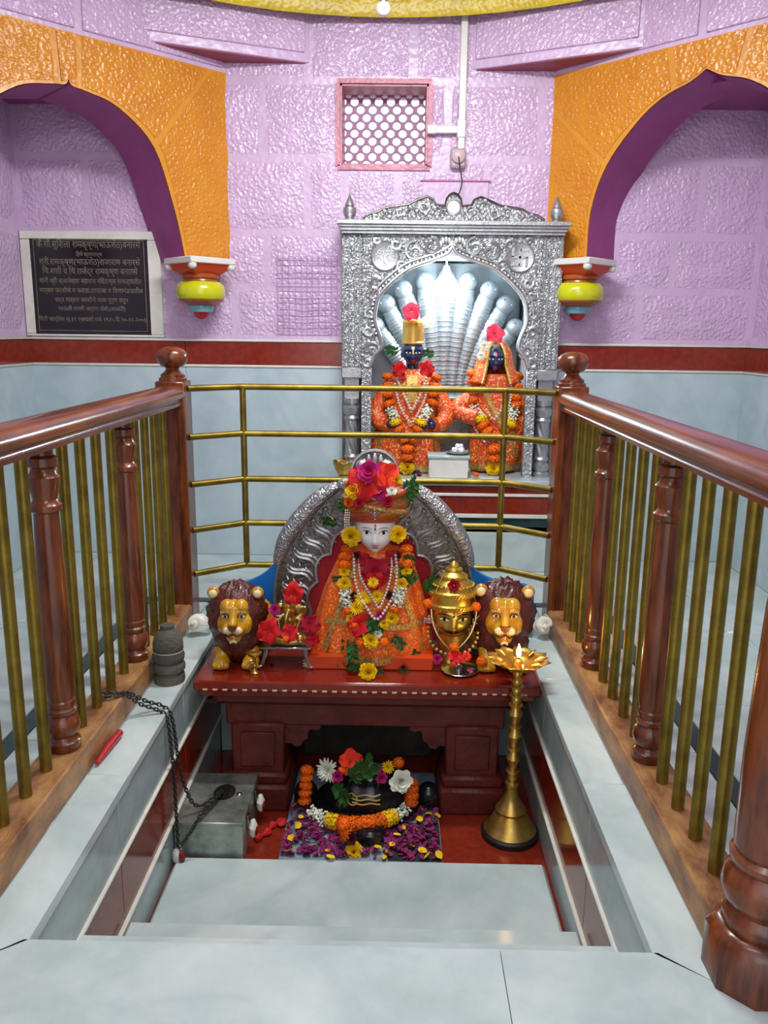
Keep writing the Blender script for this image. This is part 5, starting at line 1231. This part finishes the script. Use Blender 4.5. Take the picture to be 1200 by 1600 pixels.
tk = MB(); F2.disc(tk, 0, .33, .09, c2, H2, .02, .15); tk.build('tilak', mat('pink_tilak', srgb(226, 84, 104), .5), h2, recalc=False)
# veil: open shell round the face that falls on the shoulders
def veil(u, v):
    a = R(-58+ -244*(1-u))if False else R(238-296*u)
    z = 1.03+.235*v; w_ = .098*math.sqrt(max(0, 1-((v-.45)/.56)**2)) if v > .45 else .098+.11*(.45-v)
    w_ = max(w_, .012); x = .66+w_*math.cos(a); y = YD-.02+w_*.95*math.sin(a)*1.0+ (0)
    return (x-O2[0], y-O2[1], z-O2[2])
vl = MB().grid(lambda u, v: (lambda q: q)(veil(u, v)), 40, 16).build('veil', BROR, d2, smooth=70, recalc=False)
sd = vl.modifiers.new('cloth', 'SOLIDIFY'); sd.thickness = .006
for u in (0.0, 1.0): MB().tube([veil(u, v/15) for v in range(15)], .010, 8).build('veil_border', ZARI, vl)
flower('hibiscus', 'pink', at(773, 522, Y=4.58), .07, 'pink hibiscus on top of the veiled head', (.05, -1, .45))
flower('daisy', 'white', at(757, 541, Y=4.60), .034, 'white bloom left of the veiled forehead', (-.3, -1, .2)); flower('daisy', 'cream', at(774, 537, Y=4.60), .03, 'cream bloom over the veiled forehead', (0, -1, .4))
flower('daisy', 'white', at(752, 556, Y=4.60), .03, 'white bloom beside the veiled left cheek', (-.4, -1, 0))
D2 = lambda x, y, off: R2.on(x, y, off)
gA = gl([(strand((738, 583), (740, 625), 4), 'pompon', 'orange', .027), (strand((742, 640), (748, 648), 2), 'tuft', 'white', .036), ([(752, 655)], 'pompon', 'yellow', .034), (strand((755, 664), (762, 674), 2), 'pompon', 'orange', .032), (strand((772, 701), (772, 715), 2), 'pompon', 'orange', .034), ([(771, 732)], 'marigold', 'yellow', .046)], D2, .03)
garland('marigold_garland', 'left strand and tail of the garland on the veiled deity', gA, gA[0][2])
gB = gl([(strand((809, 588), (806, 621), 3), 'pompon', 'orange', .027), ([(806, 632)], 'pompon', 'orange', .03), (strand((803, 641), (800, 652), 2), 'tuft', 'white', .036), ([(796, 661)], 'pompon', 'yellow', .034), (strand((788, 670), (778, 680), 2), 'pompon', 'orange', .03)], D2, .03)
garland('marigold_garland', 'right strand of the garland on the veiled deity', gB, gB[0][2])
for lab, pts, r in (('cream bead string down the veiled deity left side', [(735, 600), (735, 640), (742, 668), (757, 690)], .008), ('pearl string across the veiled deity waist', [(760, 640), (766, 650), (772, 655), (780, 645), (786, 632)], .008), ('cream bead string beside the veiled deity right garland', [(798, 580), (799, 605), (796, 632), (782, 668)], .0075)):
    pp = [D2(x, y, .035) for x, y in pts]; q = MB(); beads(q, [Vector(p)-pp[0] for p in spline(pp, 5)], r, 2.05); t = thing('bead_necklace', lab, 'necklace', pp[0]); tag(q.build('beads', PEARL, t), kind='stuff')

# ---- offerings on the shrine plinth
wbx = thing('marble_block', 'white marble block with a plate of sugar between the deities', 'block', (.40, 4.50, ZD))
MB().box((0, 0, .055), (.215, .14, .11), .003).build('block_body', WHITEP, wbx); MB().box((0, 0, .117), (.232, .155, .018), .004).build('block_top', MARBLE, wbx)
pc = Vector((.455, 4.50, ZD+.127))
pp_ = thing('offering_plate', 'steel plate heaped with white sugar lumps on the marble block', 'plate', pc)
MB().lathe([(.045, 0), (.065, .008), (.072, .018), (.069, .019), (.06, .011), (.0, .006)], n=30).build('dish', STEELP, pp_)
for i, (x, y, z, r) in enumerate(((-.02, 0, .022, .018), (.014, -.012, .022, .017), (.02, .018, .023, .016), (-.004, .006, .042, .016), (.016, .0, .044, .013))): MB().box((0, 0, 0), (r*1.7, r*1.6, r*1.5), .006, TR((x, y, z), (i, .5*i, 2*i))).build('sugar_lump', mat('sugar_white', srgb(238, 240, 242), .5), pp_)
lb2 = thing('lotus_bowl', 'gilded lotus-rimmed bowl at the left foot of the shrine', 'bowl', (-.172, 4.46, ZD))
def pet(u, v):
    a = 2*math.pi*u; rim = .012*abs(math.sin(4*a)); r = .03+.038*v**.6; return (r*math.cos(a), r*math.sin(a), .005+(.07+rim)*v)
lt = MB().grid(pet, 64, 8, closeu=True).build('lotus_cup', BRASS, lb2, recalc=False); s_ = lt.modifiers.new('wall', 'SOLIDIFY'); s_.thickness = .004
MB().lathe([(.034, 0), (.034, .006), (.02, .01)], n=20).build('bowl_foot', BRASS, lb2)
flower('pompon', 'orange', at(744, 742, Y=4.45), .018, 'fallen orange marigold on the shrine ledge', (0, 0, 1))
flower('rose', 'magenta', at(655, 744, Y=4.50), .02, 'fallen magenta petals left of the marble block', (0, 0, 1))
# ================================================================== PIT CONTENTS
FZ = PF+.0005
# ---- brass standing lamp
lx, ly = .577, 2.868
ol = thing('standing_oil_lamp', 'tall brass oil lamp with a lit flame standing on the pit floor', 'lamp', (lx, ly, FZ))
MB().lathe([(.112, 0), (.112, .02), (.104, .028), (.09, .028)], n=40).build('rubber_base_ring', mat('dark_rubber', srgb(26, 22, 22), .5), ol)
MB().lathe([(.10, .024), (.102, .03), (.096, .036), (.082, .055), (.066, .085), (.052, .10), (.046, .106)], n=40).build('foot', BRASS, ol)
MB().lathe([(.045, .10), (.058, .108), (.06, .113), (.052, .125), (.036, .15), (.024, .18), (.02, .205), (.024, .21), (.022, .22)], n=36).build('skirt', BRASS, ol)
pf = [(.020, .215)]
for a, b in ((.222, .27), (.272, .365), (.367, .46), (.462, .545), (.547, .585), (.587, .62), (.622, .655)):
    h = b-a; big = .030 if h > .06 else .024
    pf += [(.027, a), (.027, a+.006), (.016, a+.010), (.018, a+h*.35), (big*.95 if h > .06 else .02, a+h*.62), (.018, b-.008), (.016, b-.003)]
pf += [(.014, .665), (.018, .675), (.014, .685), (.03, .70)]
MB().lathe(pf, n=28).build('stem', BRASS, ol)
def bowl(u, v):
    a = 2*math.pi*u; st = abs((u*8) % 1-.5)*2; r = (.02+.075*min(1, v*1.25)) if v < .8 else .095+(.028*(1-st)**1.3)*(v-.8)/.2
    z = .698+(.018*(v/.5)**2 if v < .5 else .018+.016*(v-.5)/.5)+(.006*(1-st) if v > .9 else 0); return (r*math.cos(a), r*math.sin(a), z)
bw = MB().grid(bowl, 96, 14, closeu=True).add([(0, 0, .7)]+[(.03*math.cos(i*math.pi/8), .03*math.sin(i*math.pi/8), .7) for i in range(16)], [(0, 1+i, 1+(i+1) % 16) for i in range(16)]).build('petal_bowl', BRASS, ol, recalc=False)
sm = bw.modifiers.new('wall', 'SOLIDIFY'); sm.thickness = .003
for k in range(8):
    a = 2*math.pi*(k)/8; MB().tube([(.062*math.cos(a), .062*math.sin(a), .728), (.085*math.cos(a), .085*math.sin(a), .738), (.112*math.cos(a), .112*math.sin(a), .74)], [.006, .012, .002], 8, flat=.5).build('wick_spout', BRASS, bw)
MB().lathe([(.02, .70), (.016, .73), (.01, .735)], n=16).build('wick_cup', BRASS, bw)
fl = MB().lathe([(.001, 0), (.007, .008), (.0095, .018), (.008, .03), (.004, .044), (.0005, .055)], (0, -.005, .742), 16).build('flame', mat('flame_emission', (1, .62, .18, 1), .5, emit=30), ol)
MB().tube([(0, -.005, .725), (0, -.005, .745)], .0025, 6).build('wick', mat('charred_wick', srgb(30, 20, 14), .8), ol)
fp = bpy.data.lights.new('flame_light', 'POINT'); fp.energy = .9; fp.color = (1, .6, .22); fp.shadow_soft_size = .012
fo2 = bpy.data.objects.new('flame_light', fp); col.objects.link(fo2); fo2.location = (lx, ly-.03, FZ+.79)

# ---- steel donation box
sb = thing('steel_box', 'stained steel donation box standing in the left corner of the pit', 'box', (-.557, 2.825, FZ))
MB().box((0, 0, .078), (.252, .34, .156), .003).build('box_body', STEEL, sb)
ldo = MB().box((0, 0, .160), (.256, .346, .012), .003).build('lid', STEEL, sb)
MB().lathe([(.04, 0), (.042, .003), (.036, .004), (.0, .002)], n=24, M=TR((.02, .03, .166), s=(1, 1.3, 1))).build('slot_rim', mat('dark_steel', srgb(60, 52, 46), .5, .8, vary=.3), ldo)  # dark oval disc drawn in place of the open hole in the lid
MB().box((.045, .03, .171), (.008, .06, .006), .002).build('coin_slot', MATS['black_rubber'], ldo)
MB().ball((.078, .02, .167), (.012, .012, .006), 12, 8).build('rivet', STEELP, ldo)
for y in (-.08, .09):
    MB().box((.131, y, .12), (.006, .03, .05), .002).build('hasp', STEELP, sb)
    MB().tube([(.136, y-.012, .10), (.145, y-.012, .12), (.145, y+.012, .12), (.136, y+.012, .10)], .004, 6).build('lock_shackle', STEELP, sb)
for y, lab in ((-.08, 'padlock wrapped in white cloth at the near side of the steel box'), (.09, 'padlock wrapped in white cloth at the far side of the steel box')):
    p = thing('padlock', lab, 'padlock', (-.408, 2.82+y, -.50), 'wrapped padlocks on the steel box')
    pk = MB().ball((0, 0, -.03), (.016, .024, .038), 16, 12, fn=lambda a, b, c: (a*(1+.12*math.sin(c*260)), b*(1+.1*math.sin(c*200+a*90)), c)).build('cloth_wrap', mat('white_cloth', srgb(226, 222, 214), .8, vary=.1), p)
    MB().ball((.012, -.006, -.035), (.008, .014, .02), 10, 8).build('red_seal', mat('red_seal_wax', srgb(130, 20, 22), .5), pk)
rc = [at(x, y, Z=FZ+.012) for x, y in ((398, 1310), (410, 1305), (420, 1298), (425, 1290), (432, 1286), (440, 1284))]
rcl = MB().tube(spline(rc, 5), [.012+.006*math.sin(i*.9) for i in range(26)], 8); rcl.ball(rc[-1], (.022, .03, .012), 12, 8)
tag(rcl.build('red_cloth', mat('red_cloth', srgb(196, 16, 18), .7, bump=.5, bscale=90)), 'twisted red cloth strip on the pit floor beside the steel box', 'cloth')

# ---- iron chains
def chain(label, pts, base):
    t = thing('iron_chain', label, 'chain', base)
    L_ = sum((Vector(b)-Vector(a)).length for a, b in zip(pts, pts[1:])); n = int(L_/.0135); q = resample(pts, n); m = MB()
    for i in range(n-1):
        a, b = q[i], q[i+1]; d = (b-a).normalized(); c = (a+b)/2-Vector(base); s = d.orthogonal().normalized(); s = s if i % 2 else d.cross(s)
        m.tube([c+d*.0105*math.cos(k*math.pi/4)+s*.0062*math.sin(k*math.pi/4) for k in range(8)], .0024, 5, closed=True)
    tag(m.build('links', IRON, t), kind='stuff')
lk = Vector((-.66, 2.622, -.535))
A_ = spline([(-.872, 2.545, .10), (-.83, 2.535, .106), (-.80, 2.55, .098), (-.755, 2.58, .045), (-.70, 2.60, .012), (-.672, 2.605, -.03), (-.662, 2.615, -.25), (-.662, 2.62, -.45), tuple(lk)], 8)
B_ = spline([(-.872, 2.50, .10), (-.82, 2.52, .104), (-.795, 2.56, .096), (-.74, 2.61, .04), (-.695, 2.635, .012), (-.668, 2.645, -.04), (-.655, 2.67, -.25), (-.63, 2.70, -.39), (-.60, 2.72, -.428), (-.565, 2.78, -.43), (-.54, 2.83, -.43)], 8)
C_ = spline([(-.54, 2.83, -.43), (-.565, 2.73, -.432), (-.59, 2.655, -.435), (-.61, 2.635, -.47), (-.645, 2.625, -.52), tuple(lk)], 8)
chain('iron chain strand hanging straight from the railing to the wrapped lock', A_, A_[-1]); chain('iron chain strand drooping from the railing onto the steel box lid', B_, B_[-1]); chain('short iron chain from the steel box lid down to the wrapped lock', C_, C_[-1])
p = thing('padlock', 'white and red wrapped lock hanging at the end of the chains', 'padlock', lk)
w2 = MB().ball((-.008, 0, -.035), (.016, .016, .032), 14, 10).build('cloth_wrap', MATS['white_cloth'], p); MB().ball((.012, -.004, -.035), (.012, .013, .026), 12, 8).build('red_seal', MATS['red_seal_wax'], p)
MB().tube([(-.008, 0, -.01), (-.01, 0, .01), (.006, 0, .012), (.01, 0, -.01)], .004, 6).build('shackle', STEELP, p)

# ---- things on the marble ledges
stn = thing('stone_finial', 'small ringed grey stone pillar on the left marble ledge', 'stone', (-.737, 2.875, 0))
MB().lathe([(.056, 0), (.058, .01), (.057, .03), (.05, .035), (.05, .04), (.06, .05), (.061, .065), (.055, .078), (.05, .082), (.058, .09), (.06, .105), (.056, .12), (.05, .124), (.056, .132), (.056, .155), (.05, .18), (.036, .20), (.026, .21), (.026, .225), (.0, .226)], n=28).build('turned_body', GREYST, stn)
MB().lathe([(.0575, .0), (.0595, .002), (.0575, .004)], (0, 0, .124), 28, cap=False).build('pale_ring', mat('chalk_line', srgb(170, 166, 150), .8), stn)
def conch(loc, label, rz, tilt, m, knob=0):
    t = thing('conch_shell', label, 'shell', loc)
    def fn(u, v):
        T = u*3.2*2*math.pi; k = math.exp(-.16*T); a = v*2*math.pi; R_ = .030*k; r = .030*k*(1+knob*.14*max(0, math.sin(5*T)))
        x = (R_+r*math.cos(a))*math.cos(T); y = (R_+r*math.cos(a))*math.sin(T); z = .052*(1-k)*1.1+r*math.sin(a)*1.05
        return (x, y, z)
    M = TR((0, 0, .046), (tilt, 0, rz))
    MB().grid(fn, 96, 14, M).build('whorl', m, t, recalc=False)
    MB().tube(spline([(.05, -.02, -.01), (.055, .0, -.02), (.05, .03, -.028), (.03, .055, -.03)], 4), [.006]*13, 6, M).build('lip', m, t)
SHELL = mat('white_shell', srgb(232, 228, 214), .35, vary=.08, vscale=20); SHELL2 = mat('chalky_shell', srgb(222, 218, 206), .6, vary=.14, vscale=30, bump=.4, bscale=80)
conch((-.745, 3.36, 0), 'smooth white conch shell on the left ledge by the post', R(-14), R(66), SHELL)
conch((.760, 3.395, 0), 'knobbly chalk white conch shell on the right ledge by the post', R(12), R(70), SHELL2, 1)
tag(MB().tube([(-.785, 2.24, .014), (-.784, 2.33, .016), (-.779, 2.43, .016)], [.006, .012, .013], 10).build('red_stick', mat('red_plastic', srgb(190, 24, 36), .35)), 'red stick lying on the left ledge against the sill', 'stick')

# ---- black samadhi stone on its slab
sl = thing('cloth_slab', 'pale blue-grey slab under the black stone between altar pillars', 'slab', (0, 2.965, FZ))
MB().box((0, 0, .011), (.606, .625, .022), .003).build('slab_body', mat('blue_grey_slab', srgb(150, 168, 182), .5, vary=.2, vscale=5, c2=srgb(96, 110, 126)), sl)
MB().box((.20, -.19, .0235), (.20, .24, .003), .001).build('dark_patch', mat('charcoal_cloth', srgb(34, 36, 40), .7), sl)
SZ = FZ+.0225
ss = thing('black_stone', 'black polished sacred stone wreathed in flowers under the altar', 'stone', (.012, 3.02, SZ))
def dome(u, v):
    a = 2*math.pi*u; r = .185*math.sqrt(max(0, 1-(v**2.2)))if v < 1 else 0; k = 1+.03*math.sin(8*a); return (max(r, .001)*k*math.cos(a), max(r, .001)*.8*k*math.sin(a), .19*v)
MB().grid(dome, 64, 16, closeu=True).build('stone_dome', BLACKST, ss)
MB().lathe([(.215, 0), (.22, .02), (.21, .04), (.19, .045)], n=40, M=TR(s=(1, .8, 1))).build('stone_foot', BLACKST, ss)
MB().box((.02, -.235, .03), (.105, .12, .06), .012).build('spout', BLACKST, ss)
for s in (-1, 1): MB().ball((s*.25, -.01, .05), (.05, .05, .06), 18, 12).build('side_boss', BLACKST, ss)
mk_ = MB()
def sf(x, z): v = min(.98, z/.19); r = .185*math.sqrt(max(.02, 1-v**2.2)); return -.8*r*math.sqrt(max(.02, 1-(x/r)**2))-.006
for i in range(3): mk_.tube([(x, sf(x, .088+.014*i+.003*math.sin(x*90+i)), .088+.014*i+.003*math.sin(x*90+i)) for x in [-.055+.011*k for k in range(11)]], .0035, 5)
mk_.tube([(x, sf(x, z), z) for x, z in [(-.055+.02*math.cos(q), .10+.02*math.sin(q)) for q in [k*.6 for k in range(11)]]], .003, 5)
tag(mk_.build('painted_marks', mat('ochre_paint', srgb(196, 164, 84), .6), ss, recalc=False), kind='stuff')
def Q(px, py, Y): return at(px, py, Y=Y)
wr = []
for i in range(17):
    t = i/16; x = 540+(600-540)*t if False else 500+130*t; y = 1278+22*math.sin(math.pi*t)-6*t
    kind, c = ('tuft', 'white') if i in (0, 1, 2, 15, 16) else (('pompon', 'yellow') if i in (3, 4, 13, 14) else ('pompon', 'orange')); wr.append((kind, c, Q(490+140*t, 1270+20*math.sin(math.pi*t)**.7-4*t, 2.90-.11*math.sin(math.pi*t)), .026 if kind != 'tuft' else .032))
garland('marigold_wreath', 'orange, yellow and white wreath around the front of the black stone', wr, wr[0][2])
garland('marigold_strand', 'short orange marigold strand left of the black stone', [('pompon', 'orange', Q(480-1.0*i, 1203+12*i, 2.98-.01*i), .022) for i in range(5)], Q(480, 1203, 2.98))
garland('marigold_strand', 'short orange marigold strand right of the black stone', [('pompon', 'orange', Q(642+1.5*math.sin(i), 1223+10*i, 2.97-.01*i), .024) for i in range(4)], Q(642, 1223, 2.97))
garland('marigold_strand', 'orange marigold cluster hanging on the black stone spout', [('pompon', 'orange', Q(537+2*i, 1287+9*i, 2.72), .022) for i in range(3)]+[('rose', 'maroon', Q(548, 1309, 2.71), .028)], Q(537, 1287, 2.72))
for kind, c, x, y, Y, r, d, lab in (('hibiscus', 'coral', 548, 1190, 2.92, .06, (0, -1, .6), 'orange-red hibiscus on top of the black stone'), ('daisy', 'white', 512, 1203, 2.93, .052, (-.5, -1, .3), 'white chrysanthemum on the left shoulder of the black stone'), ('rose', 'white', 625, 1219, 2.92, .052, (.3, -1, .2), 'white rose on the right shoulder of the black stone'),
        ('rose', 'magenta', 528, 1213, 2.90, .026, (-.2, -1, .3), 'magenta rose left of the leaves on the black stone'), ('rose', 'magenta', 567, 1201, 2.91, .026, (0, -1, .3), 'magenta rose below the orange-red hibiscus'), ('rose', 'magenta', 590, 1200, 2.92, .022, (0, -1, .3), 'upper magenta rose right of centre on the black stone'), ('rose', 'magenta', 596, 1215, 2.90, .025, (.1, -1, .3), 'lower magenta rose right of centre on the black stone'),
        ('daisy', 'yellow', 606, 1199, 2.93, .028, (.1, -1, .4), 'yellow chrysanthemum at the top right of the black stone'), ('pompon', 'orange', 623, 1192, 2.96, .024, (.2, -1, .4), 'single orange marigold at the top right of the black stone'), ('pompon', 'orange', 535, 1203, 2.91, .018, (0, -1, .3), 'orange marigold left of the orange-red hibiscus'), ('daisy', 'white', 575, 1193, 2.93, .02, (0, -1, .4), 'small white bloom between the magenta roses'),
        ('sprig', 'green', 545, 1220, 2.87, .11, (0, -1, .2), 'green fern leaves over the front of the black stone'), ('sprig', 'green', 520, 1222, 2.88, .08, (-.3, -1, .2), 'green fern leaves at the left of the black stone'), ('marigold', 'yellow', 553, 1332, 2.70, .04, (0, -.8, .6), 'large yellow marigold on the slab before the spout')):
    flower(kind, c, Q(x, y, Y), r, lab, d, cat='leaves' if kind == 'sprig' else 'flower')
# scattered petals
def petal_mesh(mb, p, r, rn):
    M = TR(p, (rn.uniform(-.5, .5), rn.uniform(-.5, .5), rn.uniform(0, 6.28)), r)
    mb.grid(lambda u, v: ((u-.5)*1.5*math.sin(math.pi*(.12+.8*v)), v*1.8-.9, .25*((u-.5)*2)**2+.15*v*v), 4, 4, M)
pm = MB(); rn = random.Random(3)
for k in range(900):
    x = rn.uniform(-.295, .295); y = rn.uniform(2.665, 3.10)
    if ((x-.012)/.21)**2+((y-3.02)/.17)**2 < 1 or (abs(x-.03) < .06 and y > 2.72): continue
    if x < -.2 and y > 3.02: continue
    petal_mesh(pm, (x, y-2.965, rn.uniform(.0, .012)), rn.uniform(.010, .017), rn)
po_ = tag(pm.build('scattered_petals', FM['purple'], None, loc=(0, 2.965, SZ+.004), recalc=False), 'purple rose petals strewn over the slab around the black stone', 'petals', kind='stuff')
ym = MB(); petal_mesh(ym, (0, 0, 0), 1.0, random.Random(1)); yme = ym.mesh('petal', FM['yellow'], recalc=False)
for x, y in ((505, 1266), (465, 1290), (475, 1300), (455, 1310), (450, 1330), (462, 1258), (511, 1330), (516, 1340), (492, 1318), (590, 1325), (605, 1332), (612, 1320), (662, 1262), (670, 1272), (655, 1280), (683, 1275), (650, 1296), (620, 1305), (660, 1330), (668, 1338), (686, 1336), (642, 1322), (630, 1293), (600, 1340), (470, 1277)):
    q = at(x, y, Z=SZ+.018); tag(put('yellow_petal', yme, None, q, (rn.uniform(-.4, .4), rn.uniform(-.4, .4), rn.uniform(0, 6)), rn.uniform(.013, .021)), 'loose yellow petal among the purple petals on the slab', 'petal', 'loose yellow petals on the slab')
